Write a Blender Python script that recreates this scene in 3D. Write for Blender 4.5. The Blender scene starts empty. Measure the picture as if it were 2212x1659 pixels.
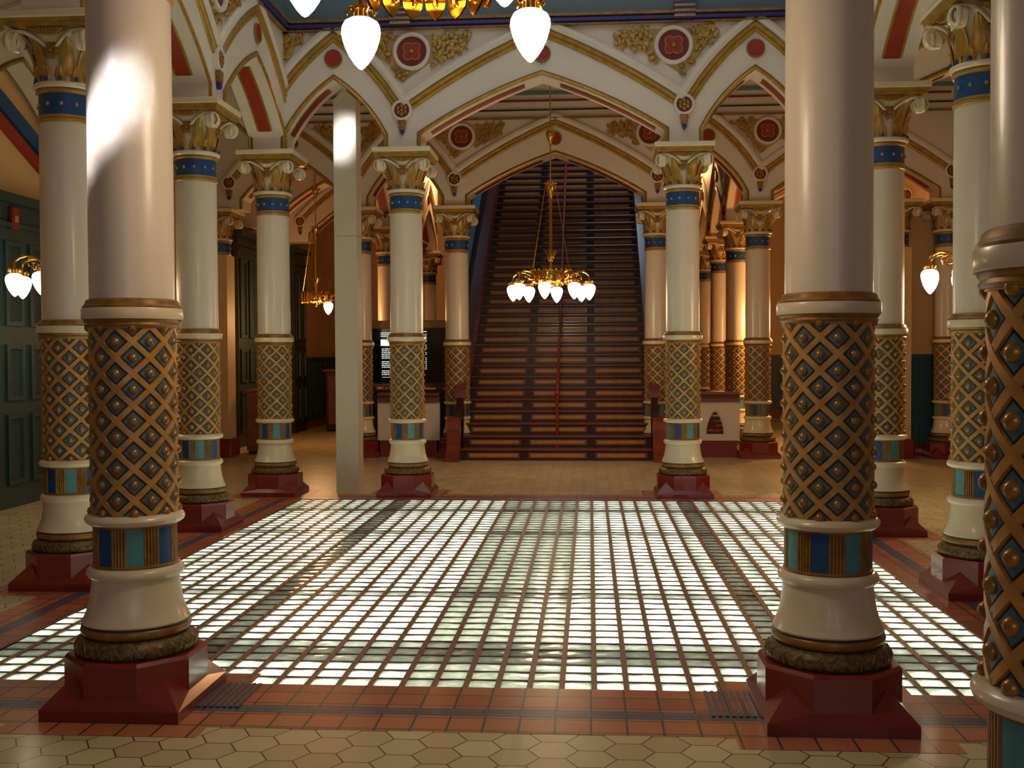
import bpy, math, random
from mathutils import Matrix, Vector
random.seed(7)
C = bpy.context.scene.collection
PI = math.pi
sin, cos = math.sin, math.cos

# ------------------------------------------------------------------ camera
F, YAW, PIT, ROL = 2341.4833, 0.0718135, 0.0257002, 0.0048899
_right = Vector((cos(YAW), sin(YAW), 0)); _f0 = Vector((-sin(YAW), cos(YAW), 0)); _z = Vector((0, 0, 1))
_up = _z * cos(PIT) + _f0 * sin(PIT); _fw = _f0 * cos(PIT) - _z * sin(PIT)
_cx = _right * cos(ROL) - _up * sin(ROL); _cy = _right * sin(ROL) + _up * cos(ROL)
cam = bpy.data.cameras.new('camera'); cam_o = bpy.data.objects.new('camera', cam); C.objects.link(cam_o)
m = Matrix((_cx, _cy, -_fw)).transposed().to_4x4(); m.translation = Vector((0, 0, 1.6))
cam_o.matrix_world = m
cam.sensor_width = 36; cam.lens = F / 2212 * 36; cam.clip_start = 0.05; cam.clip_end = 200
bpy.context.scene.camera = cam_o

# ------------------------------------------------------------------ world, daylight, exposure
sc = bpy.context.scene
sc.view_settings.view_transform = 'Standard'; sc.view_settings.look = 'None'
sc.view_settings.gamma = 1; sc.view_settings.use_curve_mapping = False
sc.view_settings.exposure = -0.22
w = bpy.data.worlds.new('world'); sc.world = w; w.use_nodes = True
w.node_tree.nodes['Background'].inputs[0].default_value = (0.75, 0.72, 0.8, 1)
w.node_tree.nodes['Background'].inputs[1].default_value = 0.08

def area(name, loc, target, sx, sy, power, col, spread=PI, roll=0):
    l = bpy.data.lights.new(name, 'AREA'); l.shape = 'RECTANGLE'; l.size = sx; l.size_y = sy
    l.energy = power; l.color = col; l.spread = spread
    o = bpy.data.objects.new(name, l); C.objects.link(o)
    d = Vector(target) - Vector(loc)
    o.rotation_euler = (d.to_track_quat('-Z', 'Y').to_matrix() @ Matrix.Rotation(roll, 3, 'Z')).to_euler(); o.location = loc
    return o
# assumed daylight over the hall, added as an area light, and an added front fill light behind the photographer
area('assumed_hall_daylight', (-0.53, 8.6, 7.4), (-0.53, 8.6, 0), 5.0, 6.0, 80, (0.93, 0.97, 0.99))
area('front_fill_light', (1.2, -4.5, 3.2), (-0.3, 9, 2.2), 4.5, 3.4, 60, (1.0, 0.83, 0.88))
# assumed sunbeams: added narrow area lights aimed at column and post, without windows
area('added_sunbeam_light', (-6.1, -3.0, 5.6), (-2.07, 4.884, 2.62), 0.74, 0.19, 1.7, (0.9, 0.92, 1.0), math.radians(1.2), math.radians(45))  # added narrow light, lays the sun patch on the near left column
area('added_sunbeam_light', (-2.05, 5.6, 6.2), (-2.88, 12.64, 4.16), 0.20, 0.42, 1.5, (0.9, 0.93, 1.0), math.radians(2.5), math.radians(-20))  # added narrow light inside the hall, lays the sun patch on the post
area('assumed_stair_daylight', (0.5, 22.6, 7.7), (-2.1, 21.6, 4.4), 1.2, 1.8, 60, (0.62, 0.78, 1.0))  # assumed stair daylight, added area light aimed at the blue dado, no window
# assumed basement daylight, added area light below the glass block floor
area('assumed_basement_daylight', (-0.53, 8.56, -2.2), (-0.53, 8.56, 0), 5.3, 6.7, 1250, (0.95, 1.0, 0.9))

# ------------------------------------------------------------------ materials
def lin(r, g, b):
    f = lambda c: (c / 255 / 12.92) if c <= 10 else (((c / 255) + 0.055) / 1.055) ** 2.4
    return (f(r), f(g), f(b), 1)
def mat(name, rgb, rough=0.45, metal=0.0, var=0.0, scale=6.0, bump=0.0, bscale=60.0, spec=0.5, coat=0.0, rgb2=None):
    mt = bpy.data.materials.new(name); mt.use_nodes = True
    nt = mt.node_tree; b = nt.nodes['Principled BSDF']
    col = lin(*rgb)
    b.inputs['Base Color'].default_value = col; b.inputs['Roughness'].default_value = rough
    b.inputs['Metallic'].default_value = metal; b.inputs['Specular IOR Level'].default_value = spec
    b.inputs['Coat Weight'].default_value = coat; b.inputs['Coat Roughness'].default_value = 0.12
    if var or rgb2:
        tc = nt.nodes.new('ShaderNodeTexCoord'); n = nt.nodes.new('ShaderNodeTexNoise')
        n.inputs['Scale'].default_value = scale; n.inputs['Detail'].default_value = 4
        nt.links.new(tc.outputs['Object'], n.inputs['Vector'])
        r = nt.nodes.new('ShaderNodeValToRGB')
        r.color_ramp.elements[0].position = 0.35; r.color_ramp.elements[1].position = 0.65
        c2 = lin(*rgb2) if rgb2 else tuple(min(1, c * (1 + var)) for c in col[:3]) + (1,)
        c1 = col if rgb2 else tuple(c * (1 - var) for c in col[:3]) + (1,)
        r.color_ramp.elements[0].color = c1; r.color_ramp.elements[1].color = c2
        nt.links.new(n.outputs['Fac'], r.inputs['Fac']); nt.links.new(r.outputs['Color'], b.inputs['Base Color'])
    if bump:
        tc = nt.nodes.new('ShaderNodeTexCoord'); n = nt.nodes.new('ShaderNodeTexNoise')
        n.inputs['Scale'].default_value = bscale; n.inputs['Detail'].default_value = 3
        nt.links.new(tc.outputs['Object'], n.inputs['Vector'])
        bp = nt.nodes.new('ShaderNodeBump'); bp.inputs['Strength'].default_value = bump; bp.inputs['Distance'].default_value = 0.01
        nt.links.new(n.outputs['Fac'], bp.inputs['Height']); nt.links.new(bp.outputs['Normal'], b.inputs['Normal'])
    return mt
CREAM = mat('cream_gloss_paint', (222, 205, 172), 0.30, var=0.03, scale=3, coat=0.25)
SHAFT = mat('cream_shaft_paint', (220, 205, 184), 0.34, var=0.02, scale=2, coat=0.2)
PLASTER = mat('cream_plaster', (218, 207, 192), 0.55, var=0.03, scale=1.5)
WALLC = mat('cream_wall_paint', (214, 178, 128), 0.55, var=0.04, scale=1.2)
GOLD = mat('gold_paint', (170, 132, 54), 0.34, 0.25, var=0.18, scale=14)
GOLDD = mat('aged_gold_paint', (146, 106, 46), 0.38, 0.25, var=0.25, scale=20)
BRASS = mat('polished_brass', (214, 170, 84), 0.16, 1.0, var=0.05, scale=10)
BRONZE = mat('green_gold_relief', (66, 62, 34), 0.45, 0.35, scale=45, rgb2=(126, 104, 52), bump=0.4, bscale=70)
DIAM = mat('lattice_diamond_teal', (74, 108, 118), 0.42, 0.0, var=0.12, scale=25)
LATT = mat('lattice_ground_dark', (58, 50, 38), 0.45, 0.1, var=0.12, scale=25)
STRIP = mat('lattice_strip_gold', (192, 142, 72), 0.36, 0.15, var=0.15, scale=18)
STUD = mat('stud_bronze', (160, 116, 54), 0.28, 0.4, var=0.15, scale=30)
BLUE = mat('blue_enamel', (22, 72, 128), 0.4, var=0.08, scale=12)
TEAL = mat('teal_enamel', (78, 142, 148), 0.4, var=0.08, scale=12)
RED = mat('red_panel_paint', (150, 46, 20), 0.5, var=0.06, scale=4)
REDD = mat('dark_red_paint', (118, 30, 24), 0.5, var=0.06, scale=9)
PLINTH = mat('oxblood_enamel', (124, 34, 20), 0.28, var=0.06, scale=6, coat=0.5)
LINE = mat('dark_outline', (52, 38, 28), 0.5)
ROYAL = mat('royal_blue_moulding', (38, 52, 140), 0.35, var=0.05, scale=5)
FRIEZE = mat('pale_teal_frieze', (94, 112, 122), 0.55, var=0.04, scale=4)
WOODD = mat('dark_teal_wood', (36, 62, 66), 0.4, var=0.12, scale=9)
WOODM = mat('maroon_stair_wood', (116, 62, 56), 0.34, var=0.12, scale=8, coat=0.2)
WOODK = mat('dark_riser_wood', (46, 22, 20), 0.45, var=0.12, scale=8)
OCHRE = mat('ochre_riser_panel', (188, 126, 46), 0.4, var=0.12, scale=10)
WOODR = mat('red_brown_wood', (128, 52, 26), 0.3, var=0.15, scale=7, coat=0.3)
BROWN = mat('brown_cabinet_wood', (120, 74, 44), 0.5, var=0.15, scale=7)
RIB = mat('bronze_floor_rib', (140, 100, 74), 0.45, 0.0, var=0.1, scale=20)
BLACK = mat('black_screen', (6, 8, 9), 0.12)
WHITE = mat('white_text', (210, 222, 214), 0.5)
POSTM = mat('putty_post_paint', (196, 186, 164), 0.55, var=0.03, scale=4)
SKYBL = mat('blue_stair_dado', (92, 166, 208), 0.5, var=0.05, scale=5)
TERR = None
def nodes_of(mt): return mt.node_tree.nodes, mt.node_tree.links, mt.node_tree.nodes['Principled BSDF']
def emis(name, rgb, strength, base=(240, 235, 220)):
    mt = mat(name, base, 0.3); n, l, b = nodes_of(mt)
    b.inputs['Emission Color'].default_value = lin(*rgb); b.inputs['Emission Strength'].default_value = strength
    return mt
GLOBE = emis('lit_opal_glass', (255, 236, 196), 5.0)
TEXT = emis('lit_screen_text', (205, 235, 228), 0.8)
TEXTB = emis('lit_screen_logo', (245, 250, 250), 2.0)

def glass_block():
    mt = bpy.data.materials.new('pressed_glass_block'); mt.use_nodes = True
    nt = mt.node_tree; nt.nodes.clear(); N = nt.nodes.new; L = nt.links.new
    out = N('ShaderNodeOutputMaterial'); mix = N('ShaderNodeMixShader'); tr = N('ShaderNodeBsdfTranslucent'); gl = N('ShaderNodeBsdfGlossy')
    fr = N('ShaderNodeFresnel'); fr.inputs['IOR'].default_value = 1.4
    tc = N('ShaderNodeTexCoord'); no = N('ShaderNodeTexNoise'); no.inputs['Scale'].default_value = 14; no.inputs['Detail'].default_value = 2
    L(tc.outputs['Object'], no.inputs['Vector'])
    r = N('ShaderNodeValToRGB'); r.color_ramp.elements[0].color = (0.50, 0.56, 0.46, 1); r.color_ramp.elements[1].color = (0.86, 0.92, 0.82, 1)
    r.color_ramp.elements[0].position = 0.3; r.color_ramp.elements[1].position = 0.7
    L(no.outputs['Fac'], r.inputs['Fac']); L(r.outputs['Color'], tr.inputs['Color'])
    gl.inputs['Roughness'].default_value = 0.12; gl.inputs['Color'].default_value = (0.9, 0.9, 0.95, 1)
    L(fr.outputs['Fac'], mix.inputs['Fac']); L(tr.outputs['BSDF'], mix.inputs[1]); L(gl.outputs['BSDF'], mix.inputs[2])
    L(mix.outputs['Shader'], out.inputs['Surface'])
    return mt
GLASSB = glass_block()

def tile_mat(name, rgb, rgb2, sx, sy, mortar=(70, 62, 58), gap=0.012):
    mt = mat(name, rgb, 0.34, coat=0.15); n, l, b = nodes_of(mt)
    tc = n.new('ShaderNodeTexCoord'); br = n.new('ShaderNodeTexBrick'); br.offset = 0; br.squash = 1
    br.inputs['Color1'].default_value = lin(*rgb); br.inputs['Color2'].default_value = lin(*rgb2); br.inputs['Mortar'].default_value = lin(*mortar)
    br.inputs['Scale'].default_value = 1; br.inputs['Mortar Size'].default_value = gap / 2; br.inputs['Mortar Smooth'].default_value = 0.2
    br.inputs['Brick Width'].default_value = sx; br.inputs['Row Height'].default_value = sy; br.inputs['Bias'].default_value = 0
    l.new(tc.outputs['Object'], br.inputs['Vector']); l.new(br.outputs['Color'], b.inputs['Base Color'])
    return mt
TERR = tile_mat('terracotta_tiles', (188, 106, 68), (158, 84, 54), 0.155, 0.1575)
TERR2 = tile_mat('light_terracotta_tiles', (194, 118, 74), (172, 102, 64), 0.155, 0.1575)
SLATE = tile_mat('slate_strip', (86, 94, 108), (70, 78, 92), 0.16, 0.05, (46, 48, 54), 0.006)

def hex_mat():
    mt = mat('cream_hexagon_tiles', (186, 164, 116), 0.30, coat=0.2); n, l, b = nodes_of(mt)
    # distance to the nearest hexagon border, computed from the two candidate lattice centres
    tc = n.new('ShaderNodeTexCoord'); S = 0.178
    mp = n.new('ShaderNodeMapping'); mp.inputs['Scale'].default_value = (1 / S, 1 / S, 1); l.new(tc.outputs['Object'], mp.inputs['Vector'])
    sep = n.new('ShaderNodeSeparateXYZ'); l.new(mp.outputs['Vector'], sep.inputs[0])
    def M(op, a, bb=None, c=None):
        q = n.new('ShaderNodeMath'); q.operation = op
        for i, v in enumerate((a, bb, c)):
            if v is None: continue
            if isinstance(v, (int, float)): q.inputs[i].default_value = v
            else: l.new(v, q.inputs[i])
        return q.outputs[0]
    X, Y = sep.outputs[1], sep.outputs[0]          # rows run across the hall
    r3 = 1.7320508
    def cell(ox, oy):
        fx = M('SUBTRACT', M('FLOORED_MODULO', M('ADD', X, ox), 1.0), 0.5)
        fy = M('SUBTRACT', M('FLOORED_MODULO', M('ADD', Y, oy), r3), r3 / 2)
        return fx, fy
    ax, ay = cell(0.5, r3 / 2); bx, by = cell(0.0, 0.0)
    da = M('ADD', M('MULTIPLY', ax, ax), M('MULTIPLY', ay, ay)); db = M('ADD', M('MULTIPLY', bx, bx), M('MULTIPLY', by, by))
    sel = M('LESS_THAN', da, db)
    def pick(p, q): return M('ADD', M('MULTIPLY', p, sel), M('MULTIPLY', q, M('SUBTRACT', 1.0, sel)))
    gx, gy = pick(ax, bx), pick(ay, by)
    agx, agy = M('ABSOLUTE', gx), M('ABSOLUTE', gy)
    d = M('MAXIMUM', agx, M('ADD', M('MULTIPLY', agx, 0.5), M('MULTIPLY', agy, r3 / 2)))
    edge = M('GREATER_THAN', d, 0.482)
    idx = n.new('ShaderNodeCombineXYZ'); l.new(M('SUBTRACT', X, gx), idx.inputs[0]); l.new(M('SUBTRACT', Y, gy), idx.inputs[1])
    wn = n.new('ShaderNodeTexWhiteNoise'); l.new(idx.outputs[0], wn.inputs['Vector'])
    r = n.new('ShaderNodeValToRGB'); r.color_ramp.elements[0].color = lin(190, 170, 124); r.color_ramp.elements[1].color = lin(210, 192, 146)
    l.new(wn.outputs['Value'], r.inputs['Fac'])
    mx = n.new('ShaderNodeMix'); mx.data_type = 'RGBA'; mx.inputs[7].default_value = lin(88, 72, 50)
    l.new(edge, mx.inputs[0]); l.new(r.outputs['Color'], mx.inputs[6]); l.new(mx.outputs[2], b.inputs['Base Color'])
    return mt
HEX = hex_mat()

# ------------------------------------------------------------------ mesh helpers
class MB:
    def __init__(s): s.v = []; s.f = []; s.mi = []
    def face(s, idx, mi=0): s.f.append(idx); s.mi.append(mi)
    def box(s, x0, y0, z0, x1, y1, z1, mi=0, bev=0.0):
        if bev:
            b = bev; o = len(s.v); n = 0
            pts = set()
            for (x, sx) in ((x0, 1), (x1, -1)):
                for (y, sy) in ((y0, 1), (y1, -1)):
                    for (z, sz) in ((z0, 1), (z1, -1)):
                        s.v += [(x + sx * b, y + sy * b, z), (x + sx * b, y, z + sz * b), (x, y + sy * b, z + sz * b)]
            def I(a, b_, c, k): return o + ((a * 4 + b_ * 2 + c) * 3) + k
            for c in (0, 1): s.face([I(0, 0, c, 0), I(1, 0, c, 0), I(1, 1, c, 0), I(0, 1, c, 0)], mi)
            for c in (0, 1): s.face([I(0, c, 0, 1), I(1, c, 0, 1), I(1, c, 1, 1), I(0, c, 1, 1)], mi)
            for c in (0, 1): s.face([I(c, 0, 0, 2), I(c, 1, 0, 2), I(c, 1, 1, 2), I(c, 0, 1, 2)], mi)
            for a in (0, 1):
                for b_ in (0, 1):
                    s.face([I(0, a, b_, 0), I(1, a, b_, 0), I(1, a, b_, 1), I(0, a, b_, 1)], mi)
                    s.face([I(a, 0, b_, 0), I(a, 1, b_, 0), I(a, 1, b_, 2), I(a, 0, b_, 2)], mi)
                    s.face([I(a, b_, 0, 1), I(a, b_, 1, 1), I(a, b_, 1, 2), I(a, b_, 0, 2)], mi)
                    for c in (0, 1): s.face([I(a, b_, c, 0), I(a, b_, c, 1), I(a, b_, c, 2)], mi)
            return s
        o = len(s.v)
        s.v += [(x0, y0, z0), (x1, y0, z0), (x1, y1, z0), (x0, y1, z0), (x0, y0, z1), (x1, y0, z1), (x1, y1, z1), (x0, y1, z1)]
        for q in ((0, 3, 2, 1), (4, 5, 6, 7), (0, 1, 5, 4), (1, 2, 6, 5), (2, 3, 7, 6), (3, 0, 4, 7)): s.face([o + i for i in q], mi)
        return s
    def lathe(s, prof, n=48, mi=0, cx=0, cy=0, cz=0, rf=None, mf=None, close=False):
        o = len(s.v)
        for k, (r, z) in enumerate(prof):
            for i in range(n):
                a = 2 * PI * i / n; rr = r + (rf(a, z, k) if rf else 0)
                s.v.append((cx + rr * cos(a), cy + rr * sin(a), cz + z))
        for k in range(len(prof) - 1):
            for i in range(n):
                j = (i + 1) % n
                s.face([o + k * n + i, o + k * n + j, o + (k + 1) * n + j, o + (k + 1) * n + i], mf(2 * PI * (i + .5) / n) if mf else mi)
        if close:
            s.face([o + i for i in range(n)][::-1], mi); q = o + (len(prof) - 1) * n; s.face([q + i for i in range(n)], mi)
        return s
    def ball(s, c, r, n=8, mi=0, sc=(1, 1, 1), m=None):
        o = len(s.v); k = max(4, n // 2 + 1)
        for j in range(k + 1):
            t = PI * j / k
            for i in range(n):
                a = 2 * PI * i / n
                p = Vector((r * sc[0] * sin(t) * cos(a), r * sc[1] * sin(t) * sin(a), r * sc[2] * cos(t)))
                if m: p = m @ p
                s.v.append((c[0] + p.x, c[1] + p.y, c[2] + p.z))
        for j in range(k):
            for i in range(n):
                i2 = (i + 1) % n
                s.face([o + j * n + i, o + (j + 1) * n + i, o + (j + 1) * n + i2, o + j * n + i2], mi)
        return s
    def tube(s, pts, r, n=8, mi=0, flat=None, up=None, cap=True):
        pts = [Vector(p) for p in pts]; o = len(s.v); K = len(pts)
        prev = None
        for k, p in enumerate(pts):
            t = (pts[min(k + 1, K - 1)] - pts[max(k - 1, 0)]).normalized()
            if up is not None: u = Vector(up)
            elif prev is None: u = Vector((0, 0, 1)) if abs(t.z) < 0.9 else Vector((0, 1, 0))
            else: u = prev
            u = (u - t * u.dot(t)); u = u.normalized() if u.length > 1e-6 else t.orthogonal().normalized()
            prev = u; q = t.cross(u)
            rr = r[k] if isinstance(r, (list, tuple)) else r
            for i in range(n):
                a = 2 * PI * (i + .5) / n
                ru, rq = (rr, rr) if flat is None else (rr * flat[0], rr * flat[1])
                s.v.append(tuple(p + u * (ru * sin(a)) + q * (rq * cos(a))))
        for k in range(K - 1):
            for i in range(n):
                j = (i + 1) % n
                s.face([o + k * n + i, o + k * n + j, o + (k + 1) * n + j, o + (k + 1) * n + i], mi)
        if cap:
            s.face([o + i for i in range(n)][::-1], mi); q = o + (K - 1) * n; s.face([q + i for i in range(n)], mi)
        return s
    def prism(s, poly, frame, d0, d1, mi=0):
        """poly: 2D points; frame(u, v, d) -> point"""
        o = len(s.v); n = len(poly)
        for d in (d0, d1):
            for (u, v) in poly: s.v.append(tuple(frame(u, v, d)))
        s.face([o + i for i in range(n)][::-1], mi); s.face([o + n + i for i in range(n)], mi)
        for i in range(n):
            j = (i + 1) % n; s.face([o + i, o + j, o + n + j, o + n + i], mi)
        return s
    def sweep(s, path, prof, frame, mi=0, close_ends=True, closed=False):
        """path: 2D polyline (u,v) in a wall plane; prof: closed list (offset to the left of the path, height off the wall)"""
        o = len(s.v); K = len(path); n = len(prof)
        for k in range(K):
            if closed: a, b = Vector(path[k - 1]), Vector(path[(k + 1) % K])
            else: a, b = Vector(path[max(k - 1, 0)]), Vector(path[min(k + 1, K - 1)])
            p = Vector(path[k]); t1 = (p - a); t2 = (b - p)
            t1 = t1.normalized() if t1.length > 1e-9 else t2.normalized(); t2 = t2.normalized() if t2.length > 1e-9 else t1
            nn = Vector((-(t1 + t2).y, (t1 + t2).x)); nn = nn.normalized()
            c = max(0.35, nn.dot(Vector((-t1.y, t1.x))))
            for (off, h) in prof:
                q = p + nn * (off / c); s.v.append(tuple(frame(q.x, q.y, h)))
        R = K if closed else K - 1
        for k in range(R):
            k2 = (k + 1) % K
            for i in range(n):
                j = (i + 1) % n
                s.face([o + k * n + i, o + k * n + j, o + k2 * n + j, o + k2 * n + i], mi)
        if close_ends and not closed:
            s.face([o + i for i in range(n)][::-1], mi); q = o + (K - 1) * n; s.face([q + i for i in range(n)], mi)
        return s
    def mesh(s, name, mats, smooth=True, recalc=True):
        me = bpy.data.meshes.new(name); me.from_pydata(s.v, [], s.f)
        for mt in (mats if isinstance(mats, (list, tuple)) else [mats]): me.materials.append(mt)
        me.polygons.foreach_set('material_index', s.mi)
        me.update()
        import bmesh
        if recalc:
            bm = bmesh.new(); bm.from_mesh(me); bmesh.ops.recalc_face_normals(bm, faces=bm.faces); bm.to_mesh(me); bm.free()
        if smooth:
            me.polygons.foreach_set('use_smooth', [True] * len(me.polygons)); me.set_sharp_from_angle(angle=0.62)
        return me
    def build(s, name, mats, parent=None, loc=None, smooth=True):
        return link(name, s.mesh(name, mats, smooth), parent, loc)
def link(name, me, parent=None, loc=None, rotz=0):
    o = bpy.data.objects.new(name, me); C.objects.link(o)
    if parent: o.parent = parent
    if loc: o.location = loc
    if rotz: o.rotation_euler.z = rotz
    return o
def tag(o, label, cat, group=None, kind=None):
    o['label'] = label; o['category'] = cat
    if group: o['group'] = group
    if kind: o['kind'] = kind
    return o
def thing(name, label, cat, loc=(0, 0, 0), rotz=0, group=None, kind='thing'):
    o = bpy.data.objects.new(name, None); C.objects.link(o); o.location = loc; o.rotation_euler.z = rotz
    o.empty_display_size = 0.1
    return tag(o, label, cat, group, kind)
def copy_tree(o, parent=None):
    c = o.copy(); C.objects.link(c); c.parent = parent
    for ch in list(o.children): copy_tree(ch, c)
    return c
def torus_prof(r, z0, z1, b, n=7):
    h = (z1 - z0) / 2; zc = (z0 + z1) / 2
    return [(r - b, z0)] + [(r - b + b * cos(-PI / 2 + PI * i / (n - 1)), zc + h * sin(-PI / 2 + PI * i / (n - 1))) for i in range(n)] + [(r - b, z1)]

# ------------------------------------------------------------------ grid of the hall
XI0, XI1, XO0, XO1 = -2.110, 1.052, -3.676, 2.618
Y0, Y1, Y2, Y3, Y4, Y5, Y6, Y7 = 2.39, 4.884, 7.455, 9.965, 12.434, 17.19, 19.65, 22.1
WL, WR = -6.3, 5.95
CX = -0.529
GX0, GX1, GY0, GY1 = -3.24, 2.21, 5.165, 11.97
CEIL = 5.95

# ------------------------------------------------------------------ floor
fl = MB()
XA, XB, YA, YB = -6.6, 6.3, -6.5, 28.5
for (x0, y0, x1, y1) in ((XA, YA, XB, GY0), (XA, GY1, XB, YB), (XA, GY0, GX0, GY1), (GX1, GY0, XB, GY1)):
    fl.box(x0, y0, -0.12, x1, y1, 0)
floor = tag(fl.build('floor', HEX, smooth=False), 'cream hexagon tile floor of the hall and its aisles', 'floor', kind='structure')
def floor_piece(name, rects, mt, z):
    b = MB()
    for (x0, y0, x1, y1) in rects: b.box(x0, y0, 0.0002, x1, y1, z)
    return b.build(name, mt, floor, smooth=False)
def ring(x0, y0, x1, y1, t): return [(x0 - t, y0 - t, x1 + t, y0), (x0 - t, y1, x1 + t, y1 + t), (x0 - t, y0, x0, y1), (x1, y0, x1 + t, y1)]
floor_piece('terracotta_border', [(XO0 + .14, 4.846, XO1 - .14, GY0), (XO0 + .27, GY0, GX0, GY1), (GX1, GY0, XO1 - .23, GY1), (XO0 + .14, GY1, XO1 - .14, 12.16)], TERR, 0.003)
floor_piece('slate_border', ring(XO0 + .27, 4.846, XO1 - .23, 12.16, 0.096), SLATE, 0.0025)
floor_piece('terracotta_outer_border', ring(XO0 + .174, 4.75, XO1 - .134, 12.256, 0.2), TERR2, 0.002)
floor_piece('column_apron', [(x - .45, y - (.47 if y < 6 else .45), x + .45, y + .45) for (x, y) in
            ((XI0, Y1), (XI1, Y1), (XO0, Y2), (XO0, Y3), (XO1, Y2), (XO1, Y3), (XO0, Y4), (XI0, Y4), (XI1, Y4), (XO1, Y4))], TERR2, 0.0014)
# tactile ribbed slate squares in the border corners beside the near columns
b = MB()
for x0 in (XI0 + .31, XI1 - .52):
    for k in range(7): b.box(x0 + .03 * k, 4.80, 0.003, x0 + .018 + .03 * k, 5.16, 0.008)
b.build('ribbed_slate', SLATE, floor, smooth=False)

# glass block floor
gt = thing('glass_floor', 'large floor panel of white backlit glass blocks between the column rows', 'glass floor', (CX, (GY0 + GY1) / 2, 0))
NX, NY = 35, 48
px, py = (GX1 - GX0) / NX, (GY1 - GY0) / NY
hx, hy = (GX1 - GX0) / 2, (GY1 - GY0) / 2
b = MB()
for i in range(NX + 1):
    x = -hx + i * px; b.box(x - .014, -hy, -.05, x + .014, hy, .002); b.box(x - .022, -hy, -.085, x + .022, hy, -.03)
b.build('long_rib', RIB, gt, smooth=False)
b = MB()
for j in range(NY + 1):
    y = -hy + j * py; b.box(-hx, y - .007, -.05, hx, y + .007, -.001); b.box(-hx, y - .014, -.075, hx, y + .014, -.03)
b.build('cross_rib', mat('dark_floor_rib', (92, 62, 56), 0.45, 0.1), gt, smooth=False)
b = MB()
rg = random.Random(3)
for i in range(NX):
    for j in range(NY):
        x0, x1 = -hx + i * px + .013, -hx + (i + 1) * px - .013; y0, y1 = -hy + j * py + .006, -hy + (j + 1) * py - .006
        o = len(b.v); dz = rg.uniform(-.0015, .0015)
        # shallow pillow: 4x4 grid
        for a in range(4):
            for c in range(4):
                u, v = a / 3, c / 3
                h = -.006 + (.0035 if (a in (1, 2) and c in (1, 2)) else 0) + dz * (1 if a > 1 else -1)
                b.v.append((x0 + (x1 - x0) * u, y0 + (y1 - y0) * v, h))
        for a in range(3):
            for c in range(3):
                b.face([o + a * 4 + c, o + (a + 1) * 4 + c, o + (a + 1) * 4 + c + 1, o + a * 4 + c + 1])
link('glass_blocks', b.mesh('glass_blocks', GLASSB, True, False), gt)
b = MB()   # steel beams that carry the panel
for x in (XI0 + .03, XI1 - .03): b.box(x - CX - .05, -hy, -.7, x - CX + .05, hy, -.20)
yc = (GY0 + GY1) / 2
for (ya, yb) in ((7.19, 7.33), (9.70, 9.82), (11.1, 11.24)): b.box(-hx, ya - yc, -.5, hx, yb - yc, -.13)
b.box(-hx, 8.15 - yc, -.75, hx, 8.42 - yc, -.70)
b.build('support_beam', mat('steel_beam', (120, 122, 116), 0.6), gt, smooth=False)
def dimmer(nm, v):
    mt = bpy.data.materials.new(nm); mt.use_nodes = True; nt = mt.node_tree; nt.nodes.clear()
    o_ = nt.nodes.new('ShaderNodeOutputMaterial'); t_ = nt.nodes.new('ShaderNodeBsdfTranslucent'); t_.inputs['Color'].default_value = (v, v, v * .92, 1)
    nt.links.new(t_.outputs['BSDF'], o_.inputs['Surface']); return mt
b = MB(); b.face([0, 1, 2, 3]); b.v = [(-.42, -hy, -.16), (.47, -hy, -.16), (.47, hy, -.16), (-.42, hy, -.16)]; link('dimming_sheet', b.mesh('dimming_sheet', dimmer('dimming_sheet_pale', .5), False, False), gt)  # added unseen sheet, dims the middle strip of the glass from below
b = MB(); b.face([0, 1, 2, 3]); b.v = [(-hx, 5.60 - yc, -.14), (hx, 5.60 - yc, -.14), (hx, 5.99 - yc, -.14), (-hx, 5.99 - yc, -.14)]; link('dimming_sheet', b.mesh('dimming_strip', dimmer('dimming_sheet_dark', .16), False, False), gt)  # added unseen sheet that darkens a few block rows near the front
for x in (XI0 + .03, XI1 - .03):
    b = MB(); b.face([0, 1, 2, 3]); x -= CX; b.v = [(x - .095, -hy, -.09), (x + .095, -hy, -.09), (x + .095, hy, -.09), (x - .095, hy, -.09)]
    link('dimming_sheet', b.mesh('dimming_cover', dimmer('dimming_sheet_grey', .30), False, False), gt)  # added unseen strips, grey down the glass above the long beams
b = MB()
b.box(GX0 - .05, GY0 - .05, -2.5, GX0, GY1 + .05, -.12); b.box(GX1, GY0 - .05, -2.5, GX1 + .05, GY1 + .05, -.12)
b.box(GX0 - .05, GY0 - .05, -2.5, GX1 + .05, GY0, -.12); b.box(GX0 - .05, GY1, -2.5, GX1 + .05, GY1 + .05, -.12); b.box(GX0 - .05, GY0 - .05, -2.55, GX1 + .05, GY1 + .05, -2.5)
tag(b.build('wall_basement', mat('white_pit_paint', (225, 228, 220), 0.7), smooth=False), 'white basement walls below the glass block floor', 'wall', kind='structure')

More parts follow.
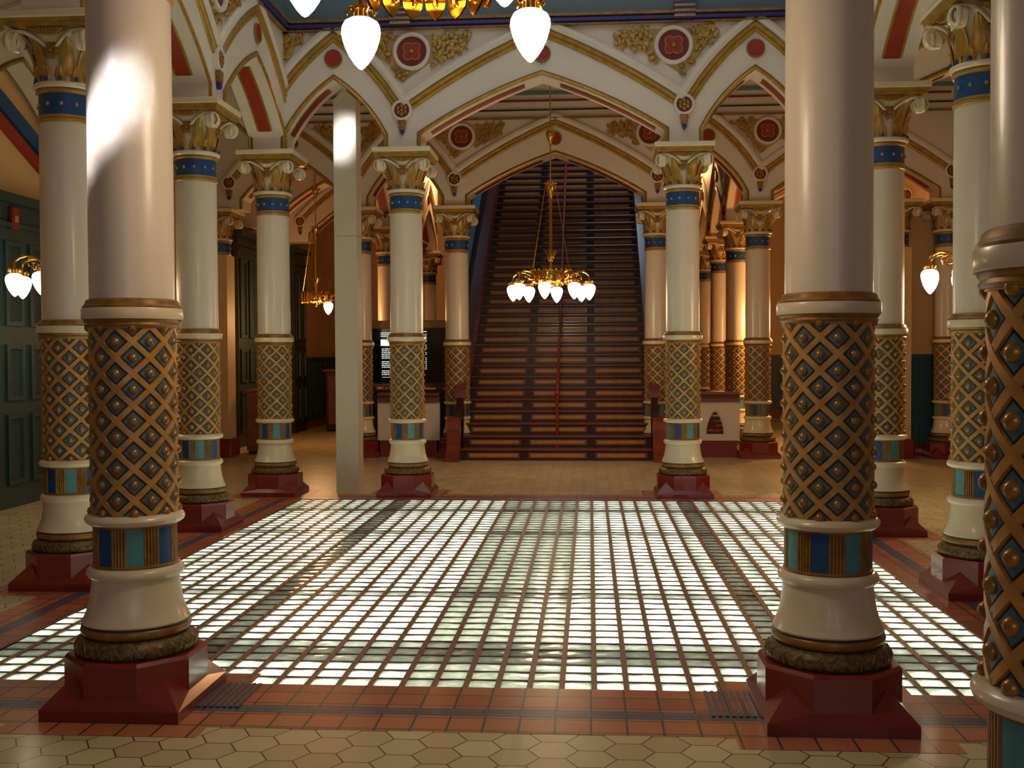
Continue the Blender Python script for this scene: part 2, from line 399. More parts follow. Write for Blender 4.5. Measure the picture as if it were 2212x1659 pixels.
# ------------------------------------------------------------------ columns
def stud_angles(row): return [math.radians(-22.5 + 45 * k + (22.5 if row % 2 else 0)) - PI / 2 for k in range(8)]
LZ0, LZ1 = 0.888, 1.745
RZ = (LZ1 - LZ0) / 12
_cm = {}
def col_mesh(key, fn, mats, smooth=True):
    if key not in _cm: _cm[key] = fn().mesh(key, mats, smooth)
    return _cm[key]
def f_plinth():
    b = MB(); S, A = .315, .292
    b.box(-S, -S, 0, S, S, .052)
    o = len(b.v)
    t = A * math.tan(PI / 8)
    octp = [(A, -t), (A, t), (t, A), (-t, A), (-A, t), (-A, -t), (-t, -A), (t, -A)]
    sq = [(S, -S), (S, S), (-S, S), (-S, -S)]
    for (x, y) in sq: b.v.append((x, y, .052))
    for (x, y) in octp: b.v.append((x, y, .092))
    for (x, y) in octp: b.v.append((x, y, .236))
    for (x, y) in octp: b.v.append((x * .96, y * .96, .252))
    for (x, y) in octp: b.v.append((x * .5, y * .5, .254))
    SQ = lambda k: o + k % 4; O = lambda r, k: o + 4 + 8 * r + k % 8
    for k in range(4):   # sloped sides: between square edge k-1..k and octagon edge
        a, c = SQ(k), SQ(k + 1)
        # octagon vertices lying along side k (x=+, y=+, x=-, y=-)
        i0 = [0, 2, 4, 6][k]
        s0, s1 = SQ(k), SQ(k + 1)
        b.face([s0, s1, O(0, i0 + 1), O(0, i0)])
    for k in range(8):
        for r in range(3): b.face([O(r, k), O(r, k + 1), O(r + 1, k + 1), O(r + 1, k)])
    b.face([O(3, k) for k in range(8)])
    # broach pyramids on the four corners
    for k, (sx, sy) in enumerate(((1, -1), (1, 1), (-1, 1), (-1, -1))):
        m_ = (A + t) / 2 
        apex = (sx * m_, sy * m_, .175)
        q = len(b.v)
        b.v += [(sx * S, sy * S, .052), (sx * A, sy * t, .092), (sx * t, sy * A, .092), apex]
        b.face([q, q + 1, q + 3]); b.face([q, q + 2, q + 3]); b.face([q + 1, q + 2, q + 3])
    return b
def f_base_mould():
    def rf(a, z, k):
        if not (.262 < z < .325): return 0
        u = (a * 20 / (2 * PI)) % 1
        return .003 * (1 - abs(u - .5) * 2) * (1 if z < .30 else .5) + .0015 * sin(a * 60)
    return MB().lathe([(.20, .250), (.252, .250), (.266, .262), (.272, .278), (.271, .294), (.262, .310), (.250, .322), (.238, .332), (.20, .335)], 120, rf=rf)
def f_base_leaves():
    b = MB()
    for k in range(20):
        a = 2 * PI * k / 20
        def P(da, z, r): return (r * cos(a + da), r * sin(a + da), z)
        d = PI / 20
        b.tube([P(-d * .95, .268, .271), P(-d * .55, .296, .273), P(0, .318, .258), P(d * .55, .296, .273), P(d * .95, .268, .271)], .0032, 5)
        b.tube([P(0, .264, .271), P(0, .298, .274)], .003, 5)
    return b
def f_ring(r, z0, z1, bb): return lambda: MB().lathe(torus_prof(r, z0, z1, bb), 64)
def f_bell():
    return MB().lathe([(.20, .388), (.238, .388), (.240, .396), (.232, .412), (.220, .440), (.208, .48), (.200, .53), (.195, .575), (.194, .592)], 64)
def f_stripe(c):
    def fn():
        b = MB()
        if True:
            a0, a1 = math.radians(c - 12.5) - PI / 2, math.radians(c + 12.5) - PI / 2
            o = len(b.v)
            for i in range(7):
                a = a0 + (a1 - a0) * i / 6
                b.v += [(.185 * cos(a), .185 * sin(a), .645), (.185 * cos(a), .185 * sin(a), .842)]
            for i in range(6): b.face([o + 2 * i, o + 2 * i + 2, o + 2 * i + 3, o + 2 * i + 1])
        return b
    return fn
def f_reeds():
    b = MB()
    b.lathe([(.180, .645), (.180, .842)], 48)
    for k in range(8):
        c = -22.5 + 45 * k + 22.5
        for j in range(5):
            a = math.radians(c - 9 + 4.5 * j) - PI / 2
            b.tube([(.183 * cos(a), .183 * sin(a), .645), (.183 * cos(a), .183 * sin(a), .842)], .0068, 6)
    b.lathe([(.186, .648), (.193, .650), (.193, .658), (.186, .662)], 48); b.lathe([(.186, .828), (.192, .832), (.192, .840), (.186, .842)], 48)
    return b
def f_latt(): return MB().lathe([(.186, LZ0), (.186, LZ1)], 64)
def f_strips():
    b = MB(); R0, R1, hw = .184, .1955, .0145
    sl = math.radians(22.5) / RZ
    n = 30; ln = math.hypot(RZ, .19 * math.radians(22.5)); wz = hw * ln / (.19 * math.radians(22.5))
    for sg in (1, -1):
        for k in range(8):
            o = len(b.v); R1_ = R1 + (.0006 if sg > 0 else 0)
            for i in range(n + 1):
                z = LZ0 + (LZ1 - LZ0) * i / n
                a = math.radians(-22.5 + 45 * k + 22.5) - PI / 2 + sg * (LZ1 - z) * sl
                da = hw * ln / RZ / .19
                for (r, dd) in ((R0, -da), (R1_, -da * .8), (R1_, da * .8), (R0, da)):
                    b.v.append((r * cos(a + dd), r * sin(a + dd), z))
            for i in range(n):
                for q in range(3): b.face([o + 4 * i + q, o + 4 * i + q + 1, o + 4 * i + 4 + q + 1, o + 4 * i + 4 + q])
    b.lathe([(.186, LZ1 - .012), (.199, LZ1 - .010), (.199, LZ1 + .001)], 48)
    return b
def f_diamonds():
    b = MB(); q = .62
    for row in range(13):
        zc = LZ1 - row * RZ
        for a in stud_angles(row):
            da = math.radians(22.5) * q; dz = RZ * q
            pts = []
            for (ua, uz) in ((-1, 0), (-.5, -.5), (0, -1), (.5, -.5), (1, 0), (.5, .5), (0, 1), (-.5, .5)):
                z = min(LZ1 - .012, max(LZ0 + .004, zc + uz * dz)); pts.append((a + ua * da, z))
            if max(p[1] for p in pts) - min(p[1] for p in pts) < .004: continue
            o = len(b.v)
            for (r, k) in ((.185, 1.0), (.1905, .94)):
                for (aa, z) in pts: b.v.append((r * cos(a + (aa - a) * k), r * sin(a + (aa - a) * k), zc + (z - zc) * k))
            for i in range(8): b.face([o + i, o + (i + 1) % 8, o + 8 + (i + 1) % 8, o + 8 + i])
            c = len(b.v); b.v.append((.1915 * cos(a), .1915 * sin(a), min(LZ1 - .012, max(LZ0 + .004, zc))))
            for i in range(8): b.face([o + 8 + i, o + 8 + (i + 1) % 8, c])
    return b
def f_studs():
    b = MB()
    for row in range(13):
        z = LZ1 - row * RZ
        if row == 0: z -= .006
        if row == 12: z += .012
        for a in stud_angles(row):
            b.ball((.189 * cos(a), .189 * sin(a), z), .0215, 10)
    return b
def f_collar_gold():
    return MB().lathe([(.185, 1.738), (.205, 1.740), (.212, 1.750), (.207, 1.760), (.214, 1.768), (.216, 1.776), (.2, 1.776)], 64).lathe(
        [(.2, 1.826), (.218, 1.826), (.219, 1.834), (.213, 1.840), (.208, 1.846), (.206, 1.858), (.198, 1.866), (.186, 1.870)], 64)
def f_collar_ring(): return MB().lathe([(.2, 1.776), (.222, 1.776), (.224, 1.780), (.224, 1.822), (.222, 1.826), (.2, 1.826)], 64)
def f_shaft(): return MB().lathe([(.1885, 1.868), (.1885, 2.4), (.187, 3.0), (.186, 3.235)], 72)
def f_neck_gold():
    b = MB().lathe([(.18, 3.228)] + torus_prof(.199, 3.234, 3.262, .012)[1:-1] + [(.192, 3.268), (.192, 3.285), (.18, 3.285)], 56)
    return b.lathe([(.18, 3.430), (.194, 3.430)] + torus_prof(.204, 3.436, 3.466, .012)[1:-1] + [(.18, 3.468)], 56)
def f_neck_blue(): return MB().lathe([(.186, 3.284), (.186, 3.431)], 56)
def f_neck_dots():
    b = MB()
    for k in range(12):
        a = 2 * PI * k / 12 + PI / 12
        b.ball((.187 * cos(a), .187 * sin(a), 3.358), .015, 8)
    return b
def f_rim(): return MB().lathe([(.17, 3.467), (.206, 3.467), (.219, 3.478), (.222, 3.492), (.216, 3.504), (.17, 3.507)], 56)
def f_capcore(): return MB().lathe([(.180, 3.505), (.182, 3.58), (.186, 3.66), (.196, 3.72), (.215, 3.78), (.242, 3.83), (.255, 3.857)], 48)
def f_volute():   # one spiral scroll on the front (-y) face, right-hand side
    b = MB(); yf = -.262
    cx_, cz_, R = .248, 3.762, .074
    pts = [(.035, yf + .048, 3.735), (.075, yf + .04, 3.772), (.125, yf + .026, 3.805), (.175, yf + .012, 3.829)]
    N = 34
    for i in range(N + 1):
        t = i / N; a = math.radians(112) - t * 2 * PI * 1.85; r = R * (1 - .80 * t)
        pts.append((cx_ + r * cos(a), yf - .016 * t, cz_ + r * sin(a)))
    rad = [.010, .014, .017, .016] + [.0125 * (1 - .40 * i / N) for i in range(N + 1)]
    b.tube(pts, rad, 8, up=(0, 1, 0), flat=(1.5, 1))
    b.ball((cx_, yf - .012, cz_), .022, 8)
    # disc body behind the scroll
    b2 = [(cx_ + .066 * cos(2 * PI * i / 20), cz_ + .066 * sin(2 * PI * i / 20)) for i in range(20)]
    b.prism(b2, lambda u, v, d: (u, d, v), yf + .010, yf + .05)
    return b
def leaf(b, a, z0, z1, wd, r0, bulge, curl, mi=0, ribs=True):
    n, mm = 9, 7; o = len(b.v)
    for i in range(n):
        t = i / (n - 1); z = z0 + (z1 - z0) * (t if t < .9 else .9 + (t - .9) * .4)
        wv = wd * (sin(PI * min(1, .18 + .82 * t) ** .9) ** .6) * (1 + .10 * (i % 2))
        rc = r0 + bulge * t * t + curl * max(0, t - .7) * 3
        for j in range(mm):
            u = (j / (mm - 1) - .5) * 2
            rr = rc + .010 * (1 - u * u) + (.004 if j % 2 else 0)
            x = u * wv
            b.v.append((rr * cos(a) - x * sin(a), rr * sin(a) + x * cos(a), z))
    for i in range(n - 1):
        for j in range(mm - 1):
            b.face([o + i * mm + j, o + i * mm + j + 1, o + (i + 1) * mm + j + 1, o + (i + 1) * mm + j], mi)
    return b
def f_leaf():  # one acanthus leaf (angle 0)
    return leaf(MB(), 0, 3.55, 3.80, .048, .192, .075, .02)
def f_buds():
    b = MB()
    if True:
        a = 0
        leaf(b, a, 3.508, 3.62, .036, .192, .016, .008)
    return b
def f_bud_dots():
    b = MB()
    for k in range(12):
        a = 2 * PI * k / 12 + PI / 12
        b.ball((.206 * cos(a), .206 * sin(a), 3.528), .016, 8)
    return b
def f_rosette():
    b = MB()
    for k in range(6):
        a = 2 * PI * k / 6
        b.ball((.036 * cos(a), -.216, 3.712 + .036 * sin(a)), .026, 8, sc=(1, .5, 1))
    b.ball((0, -.228, 3.712), .017, 8)
    return b
def f_festoon():
    b = MB(); top = 3.853; pl = [(-.15, top), (-.10, top - .022), (-.05, top - .042), (0, top - .05), (.05, top - .042), (.10, top - .022), (.15, top)]
    b.prism(pl[::-1], lambda u, v, d: (u, d, v), -.275, -.24)
    for i in range(9):
        u = -.11 + .0275 * i; d = .05 * (1 - (u / .15) ** 2)
        b.tube([(u * .95, -.276, top - .004), (u * .8, -.279, top - d + .004)], .006, 5)
    return b
def f_abacus_top():
    b = MB(); b.box(-.333, -.333, 3.906, .333, .333, 3.960, bev=.008); return b
def f_abacus_gold():
    b = MB()
    for (h, z0, z1) in ((.305, 3.855, 3.882), (.318, 3.882, 3.906)): b.box(-h, -h, z0, h, h, z1)
    return b
def build_column(t, top=True):
    add = lambda n, k, fn, mt, par=t, sm=True: link(n, col_mesh(k, fn, mt, sm), par)
    add('plinth', 'plinth', f_plinth, PLINTH, sm=False)
    bm_ = add('base_moulding', 'base_moulding', f_base_mould, BRONZE); add('leaf_border', 'leaf_border', f_base_leaves, GOLDD, bm_)
    add('base_ring', 'base_ring', f_ring(.247, .333, .388, .03), GOLDD)
    bell = add('base_bell', 'base_bell', f_bell, CREAM)
    add('dark_line', 'dark_line', lambda: MB().lathe([(.22, .380), (.2405, .380), (.2412, .3885), (.22, .390)], 56), LINE, bell)
    add('lower_ring', 'lower_ring', f_ring(.218, .590, .648, .032), CREAM)
    st = add('striped_band', 'striped_band', f_reeds, GOLDD)
    for k in range(8): add(('blue_stripe', 'teal_stripe')[k % 2], 'stripe%d' % k, f_stripe(-22.5 + 45 * k), (BLUE, TEAL)[k % 2], st)
    add('upper_ring', 'upper_ring', f_ring(.223, .838, .890, .034), CREAM)
    la = add('lattice_drum', 'lattice_drum', f_latt, LATT)
    add('lattice_diamonds', 'lattice_diamonds', f_diamonds, DIAM, la); add('lattice_strips', 'lattice_strips', f_strips, STRIP, la); add('studs', 'studs', f_studs, STUD, la)
    co = add('collar', 'collar', f_collar_gold, GOLDD); add('collar_band', 'collar_band', f_collar_ring, CREAM, co)
    add('shaft', 'shaft', f_shaft, SHAFT)
    if top: build_capital(t)
    return t
def build_capital(t):
    add = lambda n, k, fn, mt, par=t, sm=True: link(n, col_mesh(k, fn, mt, sm), par)
    ne = add('neck_band', 'neck_band', f_neck_blue, BLUE); add('neck_moulding', 'neck_moulding', f_neck_gold, GOLD, ne); add('gold_dots', 'gold_dots', f_neck_dots, GOLD, ne)
    add('capital_rim', 'capital_rim', f_rim, CREAM)
    ca = add('capital', 'capital', f_capcore, CREAM)
    for k in range(4):
        v = link('volute', col_mesh('volute', f_volute, CREAM), ca, rotz=k * PI / 2)
        v2 = link('volute', col_mesh('volute', f_volute, CREAM), ca, rotz=k * PI / 2); v2.scale = (-1, 1, 1)
        link('rosette', col_mesh('rosette', f_rosette, GOLDD), ca, rotz=k * PI / 2)
        link('festoon', col_mesh('festoon', f_festoon, GOLD), ca, rotz=k * PI / 2)
        for s in (-1, 1): link('acanthus_leaf', col_mesh('acanthus_leaf', f_leaf, GOLD), ca, rotz=PI / 4 + k * PI / 2 + s * math.radians(17))
    [link('bud_leaf', col_mesh('bud_leaf', f_buds, GOLD), ca, rotz=2 * PI * k / 12 + PI / 12) for k in range(12)]; add('blue_beads', 'blue_beads', f_bud_dots, BLUE, ca)
    ab = add('abacus', 'abacus', f_abacus_top, CREAM, sm=False); add('abacus_moulding', 'abacus_moulding', f_abacus_gold, GOLD, ab, False)
COLS = [
    (XI0, Y1, 'large near column at left with a bright sun patch on its cream shaft'),
    (XI1, Y1, 'large near column at right, whole lattice drum and plinth in view'),
    (XI1, Y0, 'nearest column, cut off by the right edge of the picture'),
    (XO0, Y1, 'column outside the left edge, first of the left row'),
    (XO1, Y1, 'column outside the right edge, first of the right row'),
    (XO0, Y2, 'column at far left, half hidden behind the sunlit near column'),
    (XO0, Y3, 'cream column just right of the sunlit near column, second in left row'),
    (XO0, Y4, 'corner column at the back left, left of the square putty post'),
    (XI0, Y4, 'column right of the square putty post, in front of the black directory board'),
    (XI1, Y4, 'column on the back edge of the glass floor, right of the staircase'),
    (XO1, Y4, 'back right corner column hidden behind the large near column'),
    (XO1, Y3, 'column just right of the large near right column, behind its shoulder'),
    (XO1, Y2, 'column beside the right edge, with a pale reflection on its octagonal plinth'),
    (XO0, Y5, 'column behind the square putty post, at the left end of the cream parapet'),
    (XI0, Y5, 'column at the left foot of the staircase'),
    (XI1, Y5, 'column at the right foot of the staircase, half hidden by a nearer one'),
    (XO1, Y5, 'column at the right end of the cream parapet, left of the large near column'),
    (5.5, Y5 - .02, 'column against the far right wall beside the teal wainscot'),
    (XO0, Y6, 'dim column behind the directory board, first in the left passage'),
    (XO0, Y7, 'dim column behind the directory board, second in the left passage'),
    (XO1, Y6, 'amber lit column behind the right parapet, first in the right passage'),
    (XO1, Y7, 'amber lit column behind the right parapet, second in the right passage'),
    (XO0, 24.55, 'farthest column in the left passage, in front of the amber end wall'),
    (XO1, 24.55, 'farthest column in the right passage, in front of the amber end wall')]
proto = None
for (x, y, lab) in COLS:
    if proto is None:
        proto = build_column(thing('ornate_column', lab, 'column', (x, y, 0), group='lattice columns of the hall'))
    else:
        o = copy_tree(proto); o.location = (x, y, 0); o['label'] = lab
# on the three nearest columns every stud of the lattice is a piece of its own
sme = MB().ball((0, 0, 0), .0215, 10).mesh('stud', STUD)
for o in [p for i, p in enumerate([q for q in C.objects if q.parent is None and q.name.startswith('ornate_column')]) if i in (0, 1, 2, 5, 6, 7, 8, 9, 11, 12)]:
    la = [c for c in o.children if c.name.startswith('lattice_drum')][0]
    for c in list(la.children):
        if c.name.startswith('studs'): bpy.data.objects.remove(c)
    for row in range(13):
        z = LZ1 - row * RZ - (.006 if row == 0 else 0) + (.012 if row == 12 else 0)
        for a in stud_angles(row): link('stud', sme, la, (.189 * cos(a), .189 * sin(a), z))

# ------------------------------------------------------------------ arcades
def arc(p, q, k, n=14):
    """points from p to q bowed to the left of p->q by k * chord"""
    p, q = Vector(p), Vector(q); d = q - p; L = d.length; nn = Vector((-d.y, d.x)) / L
    return [tuple(p + d * t + nn * (4 * k * L * t * (1 - t))) for t in [i / n for i in range(n + 1)]]
PH, TH, ZS, ZT = .21, .21, 4.11, 5.29
ZI, ZE, ZB = 4.755, 5.235, 4.40
def bay_lines(u0, u1):
    mid = (u0 + u1) / 2; wide = (u1 - u0) > 2.6
    k = .032 if wide else .065; ke = .028 if wide else .055
    if (u1 - u0) > 2.0 and not wide: k, ke = .05, .045
    L = [(u0 + PH, 3.96), (u0 + PH, ZS)] + arc((u0 + PH, ZS), (mid, ZI), k)[1:]
    R = [(u1 - PH, 3.96), (u1 - PH, ZS)] + arc((u1 - PH, ZS), (mid, ZI), -k)[1:]
    EL = arc((u0 + .035, ZB), (mid, ZE), ke); ER = arc((u1 - .035, ZB), (mid, ZE), -ke)
    return mid, L, R, EL, ER
def arcade(name, pts, fr, label, decor=(1,), top=5.60, spandrels=None, soffit=True, bays=None, cornice=True, clip=None, th=TH, deep=True, bosses=None, skip=()):
    """pts: positions of the piers along u. fr(u, z, d): point at distance d in front of the wall's mid plane."""
    W = MB(); n = len(pts)
    for i in range(n):
        if i in skip: continue
        u = pts[i]; a, c = (u - PH if i > 0 else u), (u + PH if i < n - 1 else u)
        if i == 0: a = u - PH if clip is None else clip[0]
        if i == n - 1: c = u + PH if clip is None else clip[1]
        W.prism([(a, 3.96), (c, 3.96), (c, top), (a, top)], lambda p, q, d: fr(p, q, d), -th, th)
    for i in range(n - 1):
        mid, L, R, EL, ER = bay_lines(pts[i], pts[i + 1])
        poly = L[1:] + R[1:-1][::-1]
        for side in (L[1:], R[1:]):
            for a, c in zip(side[:-1], side[1:]):
                o = len(W.v)
                for d in (-th, th):
                    for (u, v) in ((a[0], a[1]), (c[0], c[1]), (c[0], top), (a[0], top)): W.v.append(tuple(fr(u, v, d)))
                W.face([o, o + 1, o + 2, o + 3]); W.face([o + 4, o + 5, o + 6, o + 7]); W.face([o, o + 1, o + 5, o + 4]); W.face([o + 3, o + 2, o + 6, o + 7])
    root = tag(W.build(name, PLASTER, smooth=False), label, 'arcade wall', kind='structure')
    for i in range(n - 1):
        mid, L, R, EL, ER = bay_lines(pts[i], pts[i + 1])
        path = L + R[::-1][1:]
        for sg in decor:
            f = lambda u, v, h, sg=sg: fr(u, v, sg * (th + h))
            b = MB()
            # gold roll on the arris (path runs left pier -> apex -> right pier, wall lies on its left)
            b.sweep(path, [(-.004, -.002), (-.004, .018), (.012, .026), (.030, .018), (.034, -.002)], f)
            b.build('arch_moulding', GOLD, root)
            b = MB(); b.sweep(path, [(.034, -.002), (.034, .007), (.046, .007), (.046, -.002)], f); b.build('arch_shadow_line', GOLDD, root)
            epath = EL + ER[::-1][1:]
            b = MB()
            b.sweep(epath, [(-.055, -.002), (-.050, .020), (-.030, .026), (-.012, .014), (.0, .030), (.022, .034), (.036, .022), (.040, -.002)], f)
            b.build('hood_moulding', GOLD, root)
            b = MB(); b.sweep(epath, [(.046, -.002), (.050, .030), (.085, .052), (.125, .048), (.150, .020), (.152, -.002)], f)
            b.build('outer_hood_moulding', PLASTER, root)
            b = MB(); disc(b, mid, 4.985, .088, -.002, .022, f, n=24); md = b.build('apex_medallion', RED, root)
            b = MB(); b.sweep(circ(mid, 4.985, .094, 24), [(-.010, 0), (-.006, .03), (.006, .03), (.010, 0)], f, closed=True); b.build('medallion_rim', GOLDD, md)
        if soffit:
            for side in (L, R):
                for (nm, hw, mt, h0) in (('soffit_border', .088, GOLD, .006), ('soffit_panel', .066, RED, .010)):
                    s_ = side[2:-2] if nm == 'soffit_border' else side[2:-2]
                    b = MB(); o = len(b.v)
                    pin = []
                    for k, (u, v) in enumerate(s_):
                        du = 1 if u < mid else -1
                        # inward normal ~ towards the opening
                        a = Vector(s_[max(k - 1, 0)]); c = Vector(s_[min(k + 1, len(s_) - 1)]); t = (c - a).normalized()
                        nn = Vector((t.y, -t.x)) * (1 if side is L else -1)
                        for d in (-hw, hw):
                            b.v.append(tuple(fr(u + nn.x * h0, v + nn.y * h0, d)))
                    for k in range(len(s_) - 1): b.face([o + 2 * k, o + 2 * k + 1, o + 2 * k + 3, o + 2 * k + 2])
                    b.build(nm, mt, root, smooth=False)
    # bosses over the piers, roundels and foliage in the spandrels
    for i in range(n):
        u = pts[i]
        for sg in decor:
            f = lambda p, q, h, sg=sg: fr(p, q, sg * (th + h))
            if bosses is None or i in bosses: boss(root, u, f)
            lft = pts[i - 1] if i > 0 else None; rgt = pts[i + 1] if i < n - 1 else None
            if spandrels is None or i in spandrels: spandrel(root, u, lft, rgt, f)
        if cornice is True: pass
    return root
def disc(b, cu, cv, r, h0, h1, f, mi=0, n=28): b.prism([(cu + r * cos(2 * PI * k / n), cv + r * sin(2 * PI * k / n)) for k in range(n)], f, h0, h1, mi); return b
def circ(cu, cv, r, n=32): return [(cu + r * cos(2 * PI * k / n), cv + r * sin(2 * PI * k / n)) for k in range(n)]
def boss(root, u, f):
    cv = 4.382
    g = MB(); disc(g, u, cv, .094, -.002, .034, f); r0 = g.build('rosette_boss', REDD, root)
    b = MB(); b.sweep(circ(u, cv, .102), [(-.017, 0), (-.012, .05), (.004, .056), (.016, .044), (.018, 0)], f, closed=True); b.build('boss_ring', PLASTER, r0)
    b = MB()
    for k in range(6):
        a = 2 * PI * k / 6 + PI / 6
        c = f(u + .045 * cos(a), cv + .045 * sin(a), .036); b.ball(c, .026, 8, sc=(1, 1, 1))
    b.build('boss_petals', GOLDD, r0)
    p = f(u, cv, .042); b = MB(); b.ball(p, .02, 8); b.build('boss_eye', GOLD, r0)
    # pendant below
    b = MB(); poly = [(u - .042, cv - .115), (u + .042, cv - .115), (u + .046, cv - .15), (u + .032, cv - .165), (u + .04, cv - .195), (u + .022, cv - .222), (u - .022, cv - .222), (u - .04, cv - .195), (u - .032, cv - .165), (u - .046, cv - .15)]
    b.prism(poly, f, -.002, .05); pd = b.build('pendant', GOLDD, root)
    b = MB(); b.prism([(u - .03, cv - .222), (u + .03, cv - .222), (u + .026, cv - .245), (u, cv - .282), (u - .026, cv - .245)], f, -.002, .045); b.build('pendant_tip', ROYAL, pd)
def spandrel(root, u, lft, rgt, f):
    def ext(v0, side):
        return None
    wl = (u - lft) / 2 if lft is not None else (rgt - u) / 2; wr = (rgt - u) / 2 if rgt is not None else (u - lft) / 2
    cu = u + (.115 if wr > wl + .2 else -.115 if wl > wr + .2 else 0); cv = 5.04
    if lft is None or rgt is None: return
    g = MB(); disc(g, cu, cv, .168, -.002, .020, f, n=36); rd = g.build('spandrel_roundel', REDD, root)
    b = MB(); b.sweep(circ(cu, cv, .190, 40), [(-.026, 0), (-.022, .045), (-.004, .058), (.014, .052), (.022, .03), (.024, 0)], f, closed=True); b.build('roundel_ring', PLASTER, rd)
    b = MB()
    path = []
    for k in range(48):
        a = 2 * PI * k / 48 + PI / 4
        r = .078 + .036 * abs(cos(2 * (a - PI / 4))) 
        path.append((cu + r * cos(a), cv + r * sin(a)))
    b.sweep(path, [(-.007, .018), (-.004, .032), (.005, .032), (.008, .018)], f, closed=True); b.build('quatrefoil', GOLD, rd)
    b = MB(); b.prism(path, f, .018, .026); b.build('quatrefoil_field', RED, rd)
    b = MB(); b.ball(f(cu, cv, .03), .026, 10); b.build('roundel_eye', GOLD, rd)
    # foliage: curled leaves fanning out from the roundel, kept inside the spandrel triangle
    lim = lambda v: (v - 4.60) / (5.26 - 4.60)
    b = MB(); rr = random.Random(int(abs(u) * 1000) + 5)
    def inside(p, q):
        t = (q - 4.66) / .58
        if q > 5.235 or t < 0.02: return False
        lo, hi = u - (wl - .20) * t ** 1.0 * .92, u + (wr - .20) * t * .92
        return lo < p < hi and math.hypot(p - cu, q - cv) > .225
    for tr in range(1400):
        q = rr.uniform(4.68, 5.23); p = rr.uniform(u - wl, u + wr)
        if abs(p - cu) > .62: continue
        if not inside(p, q): continue
        a = math.atan2(q - cv, p - cu) + rr.uniform(-.7, .7); L = rr.uniform(.06, .12)
        pts = []
        for k in range(4):
            s = k / 3; aa = a + s * .9 * (1 if p > cu else -1)
            pts.append(f(p + L * s * cos(aa), q + L * s * sin(aa), .012 + .022 * sin(PI * s)))
        if all(inside(p + L * s * cos(a), q + L * s * sin(a)) for s in (.5, 1)):
            b.tube(pts, [.008, .021, .018, .005], 6, up=tuple(Vector(f(0, 0, 1)) - Vector(f(0, 0, 0))), flat=(.45, 1))
        if len(b.f) > 1900: break
    b.build('gilt_foliage', GOLD, root)
    b = MB()   # tan ground of the spandrel
    n = 8; pl = [(u, 4.69)]
    tl, tr_ = min(wl - .30, .62), min(wr - .30, .66)
    pl = [(u - .01, 4.70), (u + .01, 4.70), (cu + max(.1, tr_), 5.225), (cu - max(.1, tl), 5.225)]
    b.prism(pl, f, -.002, .006); b.build('spandrel_ground', mat_once('spandrel_tan', (176, 146, 92)), root)
_mo = {}
def mat_once(n, rgb):
    if n not in _mo: _mo[n] = mat(n, rgb, 0.5, var=.1, scale=12)
    return _mo[n]
def line_bands(parent, f, u0, u1, bands):
    for (nm, z0, z1, d, mt) in bands:
        b = MB(); b.prism([(u0, z0), (u1, z0), (u1, z1), (u0, z1)], f, -.002, d); b.build(nm, mt, parent, smooth=False)
CORN = [('cornice_shelf', 5.285, 5.300, .06, GOLDD), ('cornice_cove', 5.300, 5.318, .045, REDD), ('blue_roll', 5.318, 5.352, .085, ROYAL),
        ('cornice_red_line', 5.352, 5.372, .06, REDD), ('cornice_gold_line', 5.372, 5.40, .10, GOLDD), ('frieze', 5.40, 6.6, .03, FRIEZE)]
frY = lambda Y, s=-1: (lambda u, z, d: (u, Y + s * d, z))       # wall across the hall; d > 0 towards the camera
frX = lambda X, s: (lambda u, z, d: (X + s * d, u, z))          # wall along the hall; d > 0 towards s*X
back = arcade('wall_back', [-5.95, XO0, XI0, XI1, XO1, 5.6], frY(Y4), 'cream arcade wall across the back of the glass floor, wide arch before the staircase', top=6.6, bosses=[0, 2, 3, 5], clip=(WL, WR))
line_bands(back, lambda u, z, h: (u, Y4 - TH - h, z), XO0 + TH, XO1 - TH, CORN)
for u in (XI0, XI1):
    b = MB(); f = lambda p, z, h: (p, Y4 - TH - h, z)
    b.prism([(u - .11, 5.31), (u + .11, 5.31), (u + .11, 5.62), (u - .11, 5.62)], f, 0, .13); bk = b.build('cornice_block', ROYAL, back, smooth=False)
    for z in (5.318, 5.372, 5.43, 5.49):
        b = MB(); b.prism([(u - .115, z), (u + .115, z), (u + .115, z + .026), (u - .115, z + .026)], f, 0, .137); b.build('block_gold_band', GOLD, bk, smooth=False)
left = arcade('wall_left', [Y1, Y2, Y3, Y4], frX(XO0, 1), 'cream side arcade along the left of the glass floor', top=6.6, decor=(1,), skip=(0, 3), bosses=[1, 2])
line_bands(left, lambda u, z, h: (XO0 + TH + h, u, z), Y1 + TH, Y4 - TH, CORN)
right = arcade('wall_right', [Y1, Y2, Y3, Y4], frX(XO1, -1), 'cream side arcade along the right of the glass floor', top=6.6, decor=(1,), skip=(0, 3), bosses=[1, 2])
line_bands(right, lambda u, z, h: (XO1 - TH - h, u, z), Y1 + TH, Y4 - TH, CORN)
front = arcade('wall_front', [-5.95, XO0, XI0, XI1, XO1, 5.6], frY(Y1), 'cream arcade wall across the near side of the glass floor', top=6.6, decor=(-1,), clip=(WL, WR), spandrels=[], soffit=False)
far = arcade('wall_far', [-5.72, XO0, XI0, XI1, XO1, 5.5], frY(Y5), 'cream arcade wall at the foot of the staircase beyond the back aisle', top=CEIL, clip=(WL, WR))
line_bands(far, lambda u, z, h: (u, Y5 - TH - h, z), WL, WR, [
    ('cornice_shelf', 5.29, 5.315, .05, GOLDD), ('cove_line', 5.42, 5.44, .03, LINE), ('cove_red_line', 5.56, 5.585, .03, REDD),
    ('cove_teal_band', 5.665, 5.725, .03, mat_once('cove_teal', (96, 128, 128))), ('cove_top_line', 5.875, 5.90, .03, REDD)])
